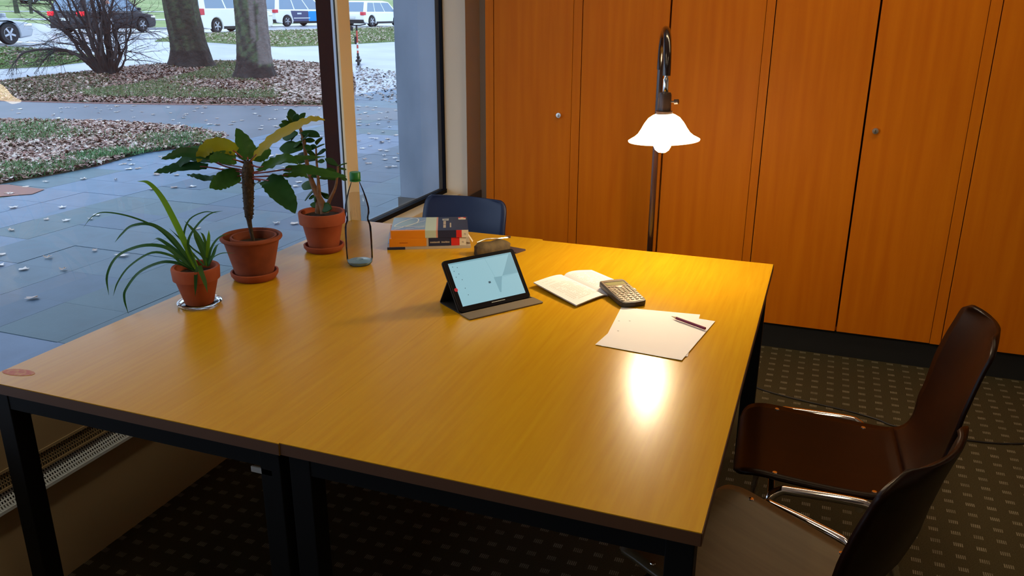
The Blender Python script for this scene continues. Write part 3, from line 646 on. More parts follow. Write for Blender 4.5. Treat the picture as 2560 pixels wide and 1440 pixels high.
def text(s, size, parent, m, T, name='lettering'):
    cu = bpy.data.curves.new(name, 'FONT'); cu.body = s; cu.size = size; cu.extrude = .0002; cu.align_x = 'CENTER'; cu.align_y = 'CENTER'
    o = bpy.data.objects.new('tmp', cu); COL.objects.link(o); bpy.context.view_layer.update()
    me = bpy.data.meshes.new_from_object(o.evaluated_get(bpy.context.evaluated_depsgraph_get())); bpy.data.objects.remove(o)
    me.transform(T); me.materials.append(M[m]); q = bpy.data.objects.new(name, me); COL.objects.link(q); q.parent = parent; return q
text('10', .034, bk, 'cover_white', Matrix.Translation((.187, .152, T_ + .0005)) @ Matrix.Rotation(-PI / 2, 4, 'Z'), 'number_lettering')
tx = MB(); yy = .130
while yy > .035:
    h_ = random.uniform(.003, .007)
    if not .078 < yy < .083: tx.box(.181, .190, yy - h_, yy, T_, T_ + .0005)
    if .04 < yy < .105: tx.box(.204, .209, yy - h_, yy, T_, T_ + .0005)
    yy -= h_ + .0012
obj('title_print', tx, 'grey_book', bk)
obj('spine_emblem', MB().prism([(.251, .012), (.256, .016), (.261, .012), (.2575, .008)], 1, -.0019, -.0014), 'grey_book', bk)
obj('bent_bookmark', MB().add([(.268, .02, .0), (.268, .05, .0), (.285, .03, -.022), (.282, .012, -.022)], [(0, 1, 2, 3)]), 'book_white', bk, solid=.0006)

# ================================================================= POUCH, FOLDER, TABLET
po_ = thing('pencil_pouch', 'crumpled khaki zip pouch lying behind the tablet', 'pouch', (-1.02, 2.515, ZT0), math.radians(47))
P = []
for i in range(13):
    u = -1 + 2 * i / 12; row = []
    for j in range(14):
        a = PI * j / 13; ww = .028 * (1 - .35 * abs(u) ** 3); hh = .046 * (1 - .25 * abs(u) ** 4) * (1 + .05 * math.sin(i * .9)); row.append((u * .062 + .003 * math.sin(j), math.cos(a) * ww * (1 + .08 * math.sin(i * 2.1 + j)), max(.0, max(0, math.sin(a)) ** .8 * hh)))
    P.append(row)
pm = MB(); pm.grid(P); pm.add([P[0][j] for j in range(14)], [tuple(range(14))]); pm.add([P[-1][j] for j in range(14)], [tuple(range(14))])
obj('pouch_body', pm, 'pouch', po_, smooth=True)
obj('zip', MB().tube(bez([(-.058, 0, .046), (-.02, .004, .053), (.02, -.003, .052), (.058, 0, .050)], 5), .0028, 6), 'steel', po_, smooth=True)
obj('zip_pull', MB().box(.052, .068, -.002, .002, .048, .055), 'slate', po_)
q = [PZ(1222, 617, ZT0 + .004), PZ(1240, 611, ZT0 + .004), PZ(1314, 624, ZT0 + .004), PZ(1290, 632, ZT0 + .004)]; o_ = q[0]
tag(obj('flat_folder', MB().prism([tuple((k - o_)[:2]) for k in q], 2, -.0045, .001), 'slate', loc=tuple(o_ + np.array([0, 0, .0008]))), 'thin dark flat folder under the khaki pouch, its tip pointing right', 'folder')
ta = thing('tablet_computer', 'black tablet with a lit light blue screen propped on its folding cover', 'tablet', (-.880, 1.937, ZT0 + .0006), math.atan2(.820, .572))
# local: x along the lower edge, y away from the viewer
th = math.radians(53); TT = Matrix.Translation((0, 0, .004)) @ Matrix.Rotation(th, 4, 'X')    # tablet plane: local xy -> tilted
Wt, Ht = .2363, .155
def rrect(x0, x1, y0, y1, r, n=5):
    out = []
    for cx, cy, a0 in ((x1 - r, y0 + r, -PI / 2), (x1 - r, y1 - r, 0), (x0 + r, y1 - r, PI / 2), (x0 + r, y0 + r, PI)):
        out += [(cx + r * math.cos(a0 + PI / 2 * k / n), cy + r * math.sin(a0 + PI / 2 * k / n)) for k in range(n + 1)]
    return out
obj('tablet_body', MB().prism(rrect(0, Wt, 0, Ht, .009), 2, -.008, 0, T=TT), 'tablet_black', ta)
obj('case_shell', MB().prism(rrect(-.002, Wt + .002, -.002, Ht + .002, .010), 2, -.0105, -.006, T=TT), 'cover_black', ta)
bx = .0125; sx0, sx1, sy0, sy1 = bx, Wt - bx, .0155, Ht - .0105
scr = obj('screen', MB().prism([(sx0, sy0), (sx1, sy0), (sx1, sy1), (sx0, sy1)], 2, .0, .0004, T=TT), 'screen', ta)
def S(u, v): return (sx0 + u * (sx1 - sx0), sy0 + v * (sy1 - sy0))
sg = MB()
def poly(pts, z, mi): sg.add([tuple(TT @ Vector((*S(*q), z))) for q in pts], [tuple(range(len(pts)))], mi)
poly([(0, .965), (1, .965), (1, 1), (0, 1)], .0006, 0)
poly([(.955, .965), (1, .965), (1, .50), (.80, .50), (.735, .49), (.80, .62)], .0006, 0)
poly([(.60, .50), (.735, .49), (.70, .38), (.635, .13), (.615, .14)], .0007, 0)
poly([(.80, .50), (1, .50), (1, .49), (.72, .46)], .0006, 1)
poly([(.56, .965), (.57, .965), (.63, .46), (.62, .46)], .0006, 1)
poly([(.495, .385), (.53, .385), (.53, .43), (.495, .43)], .0008, 2)
for u, v in ((.045, .80), (.045, .66), (.045, .90), (.11, .87), (.10, .72), (.12, .58), (.12, .38), (.13, .22)): poly([(u, v), (u + .010, v), (u + .010, v + .018), (u, v + .018)], .0008, 2)
obj('screen_picture', sg, ['screen_shade', 'screen_mid', 'screen_dark'], scr)
obj('home_bar', MB().prism([(.105, .0085), (.150, .0085), (.150, .0098), (.105, .0098)], 2, 0, .0004, T=TT), 'cover_white', ta)
rd = MB().lathe([(.0055, 0), (.0055, .0006)], (.0095, .066, 0), 20, T=TT); obj('red_button_dot', rd, 'red_dot', ta)
cf = obj('cover_flap', MB().prism(rrect(-.004, Wt + .006, -.054, .001, .005, 3), 2, 0, .003), 'cover', ta)
yb_, zb_ = .110, 0
obj('cover_base', MB().prism([(-.002, -.004), (Wt + .002, -.004), (Wt + .002, yb_), (-.002, yb_)], 2, 0, .003), 'cover_black', ta)
ut = .095; py_, pz_ = ut * math.cos(th) + .0085, ut * math.sin(th)
obj('cover_stand', MB().prism([(yb_, .003), (yb_ + .003, .003), (py_ + .004, pz_ - .0015), (py_, pz_ - .0015)], 0, -.002, Wt + .002), 'cover_black', ta)

# ================================================================= BOOKLET, CALCULATOR, SHEETS, PENCIL
S0 = np.array([-.716, 2.359, 0]); S1 = np.array([-.543, 2.229, 0]); LA = np.array([-.772, 2.231, 0]) - S0; RA = np.array([-.650, 2.446, 0]) - S0
nb_ = thing('open_booklet', 'open white booklet lying face up, the calculator resting on its corner', 'booklet', (S0[0], S0[1], ZT0))
def leafside(V, h_edge, hump, z0=.0):
    P = []
    for i in range(13):
        u = i / 12; P.append([tuple(V * u + (S1 - S0) * v + np.array([0, 0, z0 + .003 + hump * math.sin(PI * u ** .55) * (1 - .3 * v) + h_edge * u * (1 - .55 * v)])) for v in np.linspace(0, 1, 7)])
    return P
L_ = leafside(LA, .012, .008); R_ = leafside(RA, .0015, .010)
obj('left_pages', MB().grid(L_, .0014), 'paper', nb_, smooth=True); obj('right_pages', MB().grid(R_, .0016), 'paper', nb_, smooth=True)
obj('cover_sheet', MB().grid([[(x, y, max(.0004, z - .0030)) for x, y, z in r] for r in L_], .0004).grid([[(x * 1.01, y * 1.005, max(.0004, z - .0030)) for x, y, z in r] for r in R_], .0004), 'paper', nb_, smooth=True)
pr = MB()
for side, V, he, hu in ((0, LA, .012, .008), (1, RA, .0015, .010)):
    for r in range(19):
        v = .10 + r * .042
        if side == 0 and r in (1, 3): continue
        e0, e1 = (.12, .86) if not (side == 0 and r < 3) else (.55, .86)
        if r % 5 == 4: e0 += .2
        us = np.linspace(e0, e1, 14)
        for a_, b_ in zip(us[:-1], us[1:]):
            if random.random() < .18: continue
            def pt(u, vv): return tuple(V * u + (S1 - S0) * vv + np.array([0, 0, .0034 + hu * math.sin(PI * u ** .55) * (1 - .3 * vv) + he * u * (1 - .55 * vv)]))
            pr.add([pt(a_, v), pt(b_ - .006, v), pt(b_ - .006, v + .010), pt(a_, v + .010)], [(0, 1, 2, 3)])
obj('printed_lines', pr, 'print', nb_)
dcal = np.array([.63, -.776]); ca = thing('calculator', 'dark grey scientific calculator leaning on the open booklet', 'calculator', (-.500, 2.232, ZT0 + .0005), math.atan2(-.63, .776) + PI * 0)
# local: +y towards the top (display), x to the right
ca.rotation_euler = (0, 0, math.atan2(-dcal[1], -dcal[0]) - PI / 2)
TC = Matrix.Translation((0, -.081, 0)) @ Matrix.Rotation(math.radians(5.2), 4, 'X')
def cal(pts, z0, z1, mi=0, mb=None): return (mb or MB()).prism(pts, 2, z0, z1, mi, T=TC)
out = [(-.037, .004), (-.030, -.001), (0, -.004), (.030, -.001), (.037, .004), (.0405, .02), (.0415, .09), (.041, .15), (.037, .160), (0, .163), (-.037, .160), (-.041, .15), (-.0415, .09), (-.0405, .02)]
obj('body', cal(out, .0, .0155), 'calc_body', ca, bevel=.003, seg=3)
fc = [(x * .90, y * .955 + .004) for x, y in out]
obj('face_plate', cal(fc, .0155, .0168), 'calc_face', ca, bevel=.0006)
obj('display', cal([(-.030, .118), (.030, .118), (.030, .140), (-.030, .140)], .0168, .0173), 'calc_lcd', ca)
obj('display_rim', MB().prism([(-.033, .1405), (.033, .1405), (.033, .1425), (-.033, .1425)], 2, .0165, .018, T=TC).prism([(.0305, .116), (.033, .116), (.033, .142), (.0305, .142)], 2, .0165, .018, T=TC), 'calc_body', ca)
obj('arrow_pad', MB().lathe([(.0105, 0), (.0105, .0022), (.008, .003), (.0005, .003)], (0, 0, 0), 24, cap1=False, T=TC @ Matrix.Translation((-.001, .104, .0166)) @ Matrix.Scale(.75, 4, (0, 1, 0))), 'calc_key', ca, smooth=True)
def key(x, y, a, b):
    obj('key', MB().lathe([(1, 0), (1, .0016), (.86, .0024)], n=10, T=TC @ Matrix.Translation((x, y, .0166)) @ Matrix.Diagonal((a, b, 1, 1))), 'calc_key', ca, smooth=True)
for x in (-.030, -.019, .019, .030): key(x, .108, .0042, .0024)
for x in (.019, .030): key(x, .0995, .0042, .0026)
for r in range(4):
    for c in range(6): key(-.030 + c * .012, .0895 - r * .0085, .0043, .0028)
for r in range(4):
    for c in range(5): key(-.029 + c * .0145, .0535 - r * .0128, .0055, .0040)
def sheet(name, BL, BR, TR, TL, z, label):
    o_ = np.array([BL[0], BL[1], ZT0 + z]); P = []
    for i in range(9):
        u = i / 8; row = []
        for j in range(9):
            v = j / 8; q = (np.array(BL) * (1 - u) + np.array(BR) * u) * (1 - v) + (np.array(TL) * (1 - u) + np.array(TR) * u) * v
            row.append((q[0] - BL[0], q[1] - BL[1], .0002 + .0012 * max(0, u - .8) * 4 * (1 - v)))
        P.append(row)
    return tag(obj(name, MB().grid(P, .0002), 'paper', loc=tuple(o_), smooth=True), label, 'paper', 'loose sheets in the lamplight')
sheet('paper_sheet', (-.462, 1.858), (-.250, 1.868), (-.266, 2.172), (-.482, 2.150), .0006, 'white sheet under the other one, its corner showing farthest back')
sheet('paper_sheet', (-.478, 1.859), (-.259, 1.838), (-.220, 2.132), (-.440, 2.153), .0018, 'white sheet lying uppermost, the red pencil across its upper right corner')
mk = MB()
for a_, b_ in ((1545, 802), (1572, 802), (1543, 827)):
    q = PZ(a_, b_, ZT0 + .0032) ; mk.box(q[0] + .47, q[0] + .4745, q[1] - 1.85, q[1] - 1.848, 0, .0002)
tag(obj('pencil_mark', mk, 'graphite', loc=(-.47, 1.85, ZT0 + .0027)), 'three tiny pencil marks at the left of the upper sheet', 'mark')
pa = PZ(1678, 791, ZT0 + .007); pb = PZ(1763, 822, ZT0 + .007); dp = pb - pa; lp = float(np.linalg.norm(dp))
pn = thing('pencil', 'dark red pencil lying across the top right corner of the sheets', 'pencil', (pa[0], pa[1], ZT0 + .0078), math.atan2(dp[1], dp[0]))
hexa = [(.0038 * math.cos(PI / 3 * k), .0038 * math.sin(PI / 3 * k)) for k in range(6)]
obj('barrel', MB().prism(hexa, 0, .018, lp), 'pencil', pn)
cn = [[(.018, *h) for h in hexa], [(.005, h[0] * .3, h[1] * .3) for h in hexa]]
obj('sharpened_wood', MB().add(cn[0] + cn[1], [(i, (i + 1) % 6, 6 + (i + 1) % 6, 6 + i) for i in range(6)]), 'pencil_wood', pn)
obj('lead_tip', MB().add(cn[1] + [(0, 0, 0)], [(i, (i + 1) % 6, 6) for i in range(6)]), 'graphite', pn)

# ================================================================= CHAIRS
def chair(loc, rz, mt, label, mback=None, group=None, square=False):
    """seat shell faces -x; seat centre at origin"""
    t = thing('shell_chair', label, 'chair', loc, rz, group)
    prof = [(-.190, .418, .150), (-.181, .432, .178), (-.165, .442, .192), (-.13, .447, .198), (-.08, .443, .200), (0, .436, .200), (.08, .431, .198), (.14, .430, .193), (.19, .434, .180), (.225, .446, .168), (.25, .468, .160), (.268, .50, .163), (.283, .54, .188), (.297, .58, .184), (.312, .63, .186), (.326, .68, .184), (.340, .73, .178), (.355, .775, .170), (.366, .805, .166), (.372, .822, .142), (.376, .832, .105)]
    prof = [(a if a < .2 else .2 + (a - .2) * .86, b, c) for a, b, c in prof]
    if square: prof = [(a, b * .965 if b > .45 else b, {.73: .181, .775: .180, .805: .176, .822: .167, .832: .150}.get(b, min(c, .183) if b > .55 else c)) for a, b, c in prof]
    cc = bez(prof, 3); P = []
    for x, z, hw in cc:
        bk_ = max(0, min(1, (z - .47) / .2)) if x > .2 else 0; row = []
        for j in range(17):
            u = -1 + j / 8; dip = .010 * (1 - u * u) if x < .2 else 0
            row.append((x + bk_ * (.030 * (1 - u * u) - .02), u * hw, z - dip * (1 if x < .2 else 0)))
        P.append(row)
    ks = next(i for i, q in enumerate(cc) if q[0] > .205)
    o = obj('seat', MB().grid(P[:ks + 1]), mt, t, smooth=True, solid=.010); o2 = obj('backrest', MB().grid(P[ks:]), mback or mt, t, smooth=True, solid=.010)
    # chrome frame: two side hoops and cross bars
    for s in (-1, 1):
        hoop = bez([(-.145, s * .245, .012), (-.115, s * .232, .30), (-.105, s * .226, .395), (-.08, s * .220, .424), (-.05, s * .219, .428), (.08, s * .219, .428), (.125, s * .219, .420), (.155, s * .212, .385), (.20, s * .215, .25), (.27, s * .225, .012)], 5)
        obj('leg_hoop', MB().tube(hoop, .0115, 12), 'chrome', t, smooth=True)
        for x in (-.145, .27): obj('foot_cap', MB().lathe([(.013, 0), (.015, .004), (.014, .022)], (x, s * (.245 if x < 0 else .225), .0), 14), 'plinth', t, smooth=True)
    for x, z in ((-.10, .412), (.10, .410)): obj('cross_bar', MB().tube([(x, -.222, z), (x, .222, z)], .0095, 10), 'chrome', t, smooth=True)
    for x, y, z in ((-.095, .178, .4515), (-.095, -.178, .4515), (.135, .168, .436), (.135, -.168, .436)):
        obj('bolt', MB().lathe([(.0065, 0), (.0055, .0018), (.0005, .0024)], (x, y, z - .004), 14, cap1=False), 'chrome', t, smooth=True)
    return t
chair((.065, 2.075, 0), math.radians(3), 'dark_wood', 'dark brown plywood chair with chrome tubes, farther of the two right of the table')
c2 = chair((-.063, 1.55, 0), math.radians(-28), 'sheen_wood', 'dark plywood chair with a painted sheen on its seat, cut by the bottom of the picture', mback='dark_wood')
c3 = chair((-1.325, 2.65, 0), math.radians(90), 'navy_chair', 'navy blue shell chair tucked behind the far end of the left table', square=True)

# ================================================================= OUTSIDE GROUND
def clip_poly(name, pts, m, dz, kind='structure', extra=(), label=None, thick=0.0):
    """flat polygon draped on the terrain (cut at the terrain's breaks)"""
    b = bmesh.new(); vs = [b.verts.new((p[0], p[1], 0)) for p in pts]; b.faces.new(vs)
    for x in (-14, -24, -36, -60) + tuple(extra): bmesh.ops.bisect_plane(b, geom=b.verts[:] + b.edges[:] + b.faces[:], plane_co=(x, 0, 0), plane_no=(1, 0, 0))
    for v in b.verts: v.co.z = gz(v.co.x) + dz
    bmesh.ops.triangulate(b, faces=b.faces[:])
    if thick:
        r = bmesh.ops.extrude_face_region(b, geom=b.faces[:])
        for v in [q for q in r['geom'] if isinstance(q, bmesh.types.BMVert)]: v.co.z -= thick
    bmesh.ops.recalc_face_normals(b, faces=b.faces)
    me = bpy.data.meshes.new(name); b.to_mesh(me); b.free(); me.materials.append(M[m]); o = bpy.data.objects.new(name, me); COL.objects.link(o)
    o['kind'] = kind
    if label: o['label'] = label
    return o
def gpoly(px): return [GP(*p)[:2] for p in px]
pav = clip_poly('pavement', [(-1.99, -8), (-1.99, 4.9), (-2.3, 140), (-36, 140), (-36, -8)], 'asphalt', -.006)
clip_poly('park_ground', [(-36, -20), (-36, 140), (-140, 140), (-140, -20)], 'lawn_far', 0)
road = clip_poly('road', [(-22.5, -12), (-23.7, 18.8), (-24.6, 30), (-26.2, 48.5), (-31, 135), (-44, 135), (-37.5, 70), (-34.6, 40), (-34.9, 37.2), (-40.6, 33.5), (-44, 10), (-44, -12)], 'road', .012)
pathB = [(-500, 264), (0, 250), (211, 256), (422, 260), (633, 262), (835, 264), (900, 262), (1000, 258), (1000, 300), (860, 300), (690, 330), (600, 352), (540, 340), (440, 320), (316, 309), (211, 306), (0, 303), (-500, 316)]
clip_poly('path', gpoly(pathB), 'asphalt_dark', -.001)
LAWN_A = gpoly([(-500, 318), (-200, 303), (0, 303), (211, 306), (316, 309), (440, 318), (563, 338), (562, 350), (492, 366), (352, 383), (246, 415), (141, 436), (0, 460), (-300, 520), (-700, 560)])
BED_C = gpoly([(-400, 232), (-200, 215), (0, 205), (105, 192), (211, 181), (352, 165), (527, 153), (668, 155), (819, 162), (880, 178), (890, 215), (880, 258), (830, 264), (633, 262), (422, 260), (211, 257), (0, 251), (-400, 262)])
GR_L = gpoly([(-600, 128), (0, 120), (130, 126), (200, 136), (262, 146), (215, 155), (120, 166), (0, 172), (-600, 205)])
GR_R = gpoly([(387, 104), (440, 91), (510, 86), (675, 79), (823, 74), (990, 69), (1200, 64), (1200, 92), (990, 104), (823, 113), (703, 117), (598, 111), (480, 103)])
clip_poly('lawn_bed', LAWN_A, 'earth', .010, thick=.06)
clip_poly('tree_bed', BED_C, 'earth', .010, thick=.06)
clip_poly('verge_left', GR_L, 'lawn', .015, thick=.05)
clip_poly('verge_right', GR_R, 'lawn', .015, thick=.05)
# reddish kerb bricks along the path
def kerb_line(px, wd=.10, step=.42):
    out = []; c = bez([(*GP(*p)[:2],) for p in px], 10); d = 0; last = c[0]
    for a_, b_ in zip(c[:-1], c[1:]):
        L = np.linalg.norm(b_ - a_); out.append((a_, b_, L))
    n = 0
    for a_, b_, L in out:
        k = max(1, int(L / step))
        for i in range(k):
            p_ = a_ + (b_ - a_) * (i + .5) / k; ang = math.atan2(*(b_ - a_)[::-1])
            mb = MB().box(-L / k / 2 + .008, L / k / 2 - .008, -wd / 2, wd / 2, -.06, .022); o = obj('kerb_brick', mb, 'kerb', pav, loc=(p_[0], p_[1], gz(p_[0]) - .012)); o.rotation_euler = (0, 0, ang); n += 1
    return n
kerb_line([(-60, 303), (0, 303), (211, 305.5), (316, 308), (440, 317), (565, 340)], step=.5)
kerb_line([(0, 251), (211, 257.5), (422, 261), (633, 263), (835, 265)], step=.8)
clip_poly('road_marking', gpoly([(-200, 118), (40, 105), (112, 108), (112, 110), (40, 107.5), (-200, 121)]), 'white_line', .02)
clip_poly('road_marking', gpoly([(150, 97), (318, 87.5), (432, 78), (432, 79.2), (318, 89.3), (150, 99)]), 'white_line', .02)
clip_poly('road_marking', gpoly([(432, 91), (600, 82), (840, 71.8), (1000, 68), (1000, 66.8), (840, 70.5), (600, 80.5), (432, 89)]), 'white_line', .02)
clip_poly('path_far', gpoly([(-300, 45), (330, 48), (830, 47), (1100, 45), (1100, 47.5), (830, 50), (330, 51.5), (-300, 49)]), 'asphalt', .02)
clip_poly('path_far', gpoly([(-300, 27), (330, 29), (830, 28), (1100, 27), (1100, 28.6), (830, 30), (330, 31), (-300, 29)]), 'asphalt', .02)
clip_poly('kerb_far', gpoly([(360, 71), (440, 70), (440, 73.5), (360, 75)]), 'asphalt_dark', .05, thick=.06)
clip_poly('brick_edging', gpoly([(-80, 466), (20, 462), (112, 474), (80, 486), (-80, 498)]), 'kerb', .004)
# paving slabs near the window, each a piece; beyond them the material takes over
sl = []
S_ = .47
for i in range(14):
    for j in range(30):
        x1 = -3.59 - S_ * (i - 3); x0 = x1 - S_; y0 = 1.93 + S_ * j; y1 = y0 + S_; cx, cy = (x0 + x1) / 2, (y0 + y1) / 2
        if x1 > -2.05 or cx / cy < -1.62 or (cx > -2.6 and cy > 3.9): continue
        if cx / cy > -.40: continue
        sl.append((math.hypot(cx, cy), x0, x1, y0, y1, i, j))
sl.sort()
slm = [MB().box(0, S_ - .003, 0, S_ - .003, -.05, 0) for _ in SLABM]; first = [None] * len(SLABM)
rows = [random.choice(range(5)) for _ in range(40)]
for d_, x0, x1, y0, y1, i, j in sl[:295]:
    k = rows[(i // 2 * 7 + (j + i) // 4) % 40] if random.random() < .86 else random.randrange(5)
    if first[k] is None: o = first[k] = obj('paving_slab', slm[k], SLABM[k], pav)
    else: o = first[k].copy(); COL.objects.link(o)
    o.location = (x0, y0, -.128 + .006 + random.uniform(-.0015, .0015)); 
# scattered loose leaves on the paving
def leaf_outline(sz, rr):
    v = [(0, 0, .003)]; n = 10
    for k in range(n):
        a = 2 * PI * k / n + rr.uniform(-.15, .15); r = sz * (rr.uniform(.65, 1.15) if k % 2 == 0 else rr.uniform(.42, .7)); v.append((math.cos(a) * r, math.sin(a) * r, rr.uniform(.0, .007) + (.004 if k % 2 == 0 else 0)))
    return MB().add(v, [(0, k + 1, (k + 1) % n + 1) for k in range(n)])
LM = [mat('wet fallen leaf', c, .3, spec=.8) for c in ((.55, .47, .40), (.42, .30, .22), (.66, .60, .54), (.30, .19, .13))]  # pale tones put the wet shine into the leaf colour
vars_ = []
for k in range(8): vars_.append(obj('fallen_leaf', leaf_outline(.044, random.Random(k)), LM[k % 4]))
TONE = ['tan wet', 'brown', 'pale shiny', 'dark brown']
regs = [((0, 300), (264, 302), 26, 'on the dark path at far left'), ((300, 590), (264, 315), 30, 'on the dark path beyond the plants'), ((590, 830), (265, 330), 36, 'on the paving before the upright tree'), ((300, 560), (385, 440), 16, 'on the slabs behind the left plants'), ((560, 830), (335, 440), 26, 'on the slabs behind the right plants'), ((892, 992), (225, 300), 34, 'on the farther slabs right of the window post'), ((892, 1000), (300, 420), 32, 'on the nearer slabs right of the window post'), ((0, 520), (440, 640), 20, 'on the slabs left of the spider plant'), ((0, 300), (640, 760), 5, 'on the nearest slabs at lower left'), ((640, 850), (440, 600), 7, 'on the slabs between the two larger plants')]
cnt = 0
from itertools import chain
def inside(poly, x, y):
    c = False; n = len(poly); j = n - 1
    for i in range(n):
        if (poly[i][1] > y) != (poly[j][1] > y) and x < (poly[j][0] - poly[i][0]) * (y - poly[i][1]) / (poly[j][1] - poly[i][1]) + poly[i][0]: c = not c
        j = i
    return c
for (xa, xb), (ya, yb), n, where in regs:
    for _ in range(n):
        q = GP(random.uniform(xa, xb), random.uniform(ya, yb))
        if inside(LAWN_A, q[0], q[1]) or inside(BED_C, q[0], q[1]): continue
        kv = cnt if cnt < 8 else random.randrange(8)
        o = vars_[cnt] if cnt < 8 else vars_[kv].copy()
        if cnt >= 8: COL.objects.link(o)
        s = random.uniform(.75, 1.35); o.scale = (s, s * random.uniform(.6, 1.0), random.uniform(.6, 1.6)); o.rotation_euler = (0, 0, random.uniform(0, 6.3)); o.location = (q[0], q[1], q[2] + .003)
        tag(o, '%s fallen leaf %s' % (TONE[kv % 4], where), 'leaf', 'loose leaves ' + where); cnt += 1
# ---- masses of litter and grass
def pts_in(poly, n):
    P = np.array(poly); lo, hi = P.min(0), P.max(0); out = np.zeros((0, 2))
    while len(out) < n:
        q = RNG.uniform(lo, hi, (n * 2, 2)); c = np.zeros(len(q), bool); j = len(P) - 1
        for i in range(len(P)):
            yi, yj = P[i][1], P[j][1]; k = (yi > q[:, 1]) != (yj > q[:, 1])
            xx_ = (P[j][0] - P[i][0]) * (q[:, 1] - yi) / (yj - yi + 1e-12) + P[i][0]; c ^= k & (q[:, 0] < xx_); j = i
        out = np.vstack([out, q[c]])
    return out[:n]
def vg(x): return np.interp(-x, [14, 24, 36, 60, 140], [-.12, .33, .33, 2.0, 5.0])
def mass(name, V, F, C, m, parent, label=None):
    me = bpy.data.meshes.new(name); nv, nf = len(V), len(F); k = F.shape[1]
    me.vertices.add(nv); me.vertices.foreach_set('co', V.astype(np.float32).ravel()); me.loops.add(nf * k); me.loops.foreach_set('vertex_index', F.astype(np.int32).ravel())
    me.polygons.add(nf); me.polygons.foreach_set('loop_start', np.arange(0, nf * k, k, dtype=np.int32)); me.polygons.foreach_set('loop_total', np.full(nf, k, dtype=np.int32))
    a = me.attributes.new('Col', 'FLOAT_COLOR', 'POINT'); cc = np.ones((nv, 4), np.float32); cc[:, :3] = C; a.data.foreach_set('color', cc.ravel()); me.update(); me.validate()
    me.materials.append(M[m]); o = bpy.data.objects.new(name, me); COL.objects.link(o); o['kind'] = 'stuff'
    if parent is not None: o.parent = parent
    elif label: o['label'] = label
    return o
def litter(name, poly, n, size, cols, label, cat='leaves', zoff=.012):
    p_ = pts_in(poly, n); a = RNG.uniform(0, 2 * PI, n); s = size * RNG.uniform(.5, 1.3, n); z = vg(p_[:, 0]) + zoff + RNG.uniform(0, .03, n)
    ux = np.stack([np.cos(a), np.sin(a), RNG.normal(0, .35, n)], 1); uy = np.stack([-np.sin(a), np.cos(a), RNG.normal(0, .35, n)], 1); c = np.stack([p_[:, 0], p_[:, 1], z], 1)
    V = np.stack([c + ux * s[:, None], c + uy * s[:, None] * .6, c - ux * s[:, None], c - uy * s[:, None] * .6], 1).reshape(-1, 3); F = np.arange(4 * n).reshape(-1, 4)
    cols = np.array(cols); C = cols[RNG.integers(0, len(cols), n)] * RNG.uniform(.7, 1.25, (n, 1)); o = mass(name, V, F, np.repeat(C, 4, 0), 'litter', None, label); o['category'] = cat; return o
def grass(name, poly, n, h, cols, label, clump=None, zoff=.01):
    p_ = pts_in(poly, n)
    if clump:
        k = (np.sin(p_[:, 0] * clump[0] + 1.3 * np.sin(p_[:, 1] * clump[1])) + np.sin(p_[:, 1] * clump[0] * 1.3 + 2) + RNG.normal(0, .5, n)) > clump[2]; p_ = p_[k]; n = len(p_)
    a = RNG.uniform(0, 2 * PI, n); hh = h * RNG.uniform(.5, 1.3, n); z = vg(p_[:, 0]) + zoff; c = np.stack([p_[:, 0], p_[:, 1], z], 1); w_ = .008 + h * .05
    d = np.stack([np.cos(a), np.sin(a), np.zeros(n)], 1); tip = c + np.stack([RNG.normal(0, .5, n) * hh, RNG.normal(0, .5, n) * hh, hh], 1)
    V = np.stack([c - d * w_, c + d * w_, tip], 1).reshape(-1, 3); cols = np.array(cols); C = cols[RNG.integers(0, len(cols), n)] * RNG.uniform(.7, 1.25, (n, 1))
    o = mass(name, V, np.arange(3 * n).reshape(-1, 3), np.repeat(C, 3, 0), 'litter', None, label); o['category'] = 'grass'; return o
LC = [(.24, .135, .10), (.17, .085, .062), (.32, .21, .16), (.12, .055, .045), (.42, .33, .28), (.21, .105, .085)]
GC = [(.13, .24, .07), (.18, .32, .10), (.10, .20, .08), (.24, .34, .14)]
LA2 = gpoly([(-80, 300), (0, 303), (211, 306), (316, 309), (440, 318), (563, 338), (562, 350), (492, 366), (352, 383), (246, 415), (141, 436), (0, 460), (-80, 480)])
litter('leaf_litter', LA2, 26000, .033, [tuple(k * 1.15 for k in c) for c in LC] + [(.60, .52, .45), (.50, .36, .28)], 'brown fallen leaves covering the front lawn patch left of the plants', zoff=.014)
grass('grass_tufts', LA2, 26000, .06, [(.10, .20, .07), (.14, .25, .10), (.12, .19, .08)], 'green grass growing through the leaves of the front lawn patch', clump=(2.3, 1.5, .75))
BC2 = gpoly([(-80, 215), (0, 205), (105, 192), (211, 181), (352, 165), (527, 153), (668, 155), (819, 162), (880, 178), (890, 215), (880, 258), (830, 264), (633, 262), (422, 260), (211, 257), (0, 251), (-80, 252)])
litter('leaf_litter', BC2, 42000, .038, LC, 'reddish brown fallen leaves round the two trees and the bare shrub', zoff=.014)
grass('grass_tufts', BC2, 60000, .05, [(.10, .13, .055), (.13, .17, .07), (.11, .12, .06)], 'thin grass among the leaves round the two trees', clump=(.7, .5, .75))
grass('grass_tufts', gpoly([(190, 232), (330, 215), (480, 185), (560, 158), (600, 160), (640, 205), (730, 225), (700, 250), (420, 248), (230, 246)]), 42000, .055, [(.12, .17, .06), (.16, .22, .08), (.14, .17, .08)], 'patch of mossy grass among the leaves between and before the two trees', clump=(1.1, .8, -.6))
grass('grass_tufts', gpoly([(0, 452), (130, 425), (250, 405), (400, 378), (560, 345), (480, 352), (330, 372), (180, 392), (0, 420)]), 5000, .065, [(.10, .22, .09), (.14, .28, .11)], 'fresh green tufts along the near edge of the front lawn patch', clump=(2.6, 2.1, -.1))
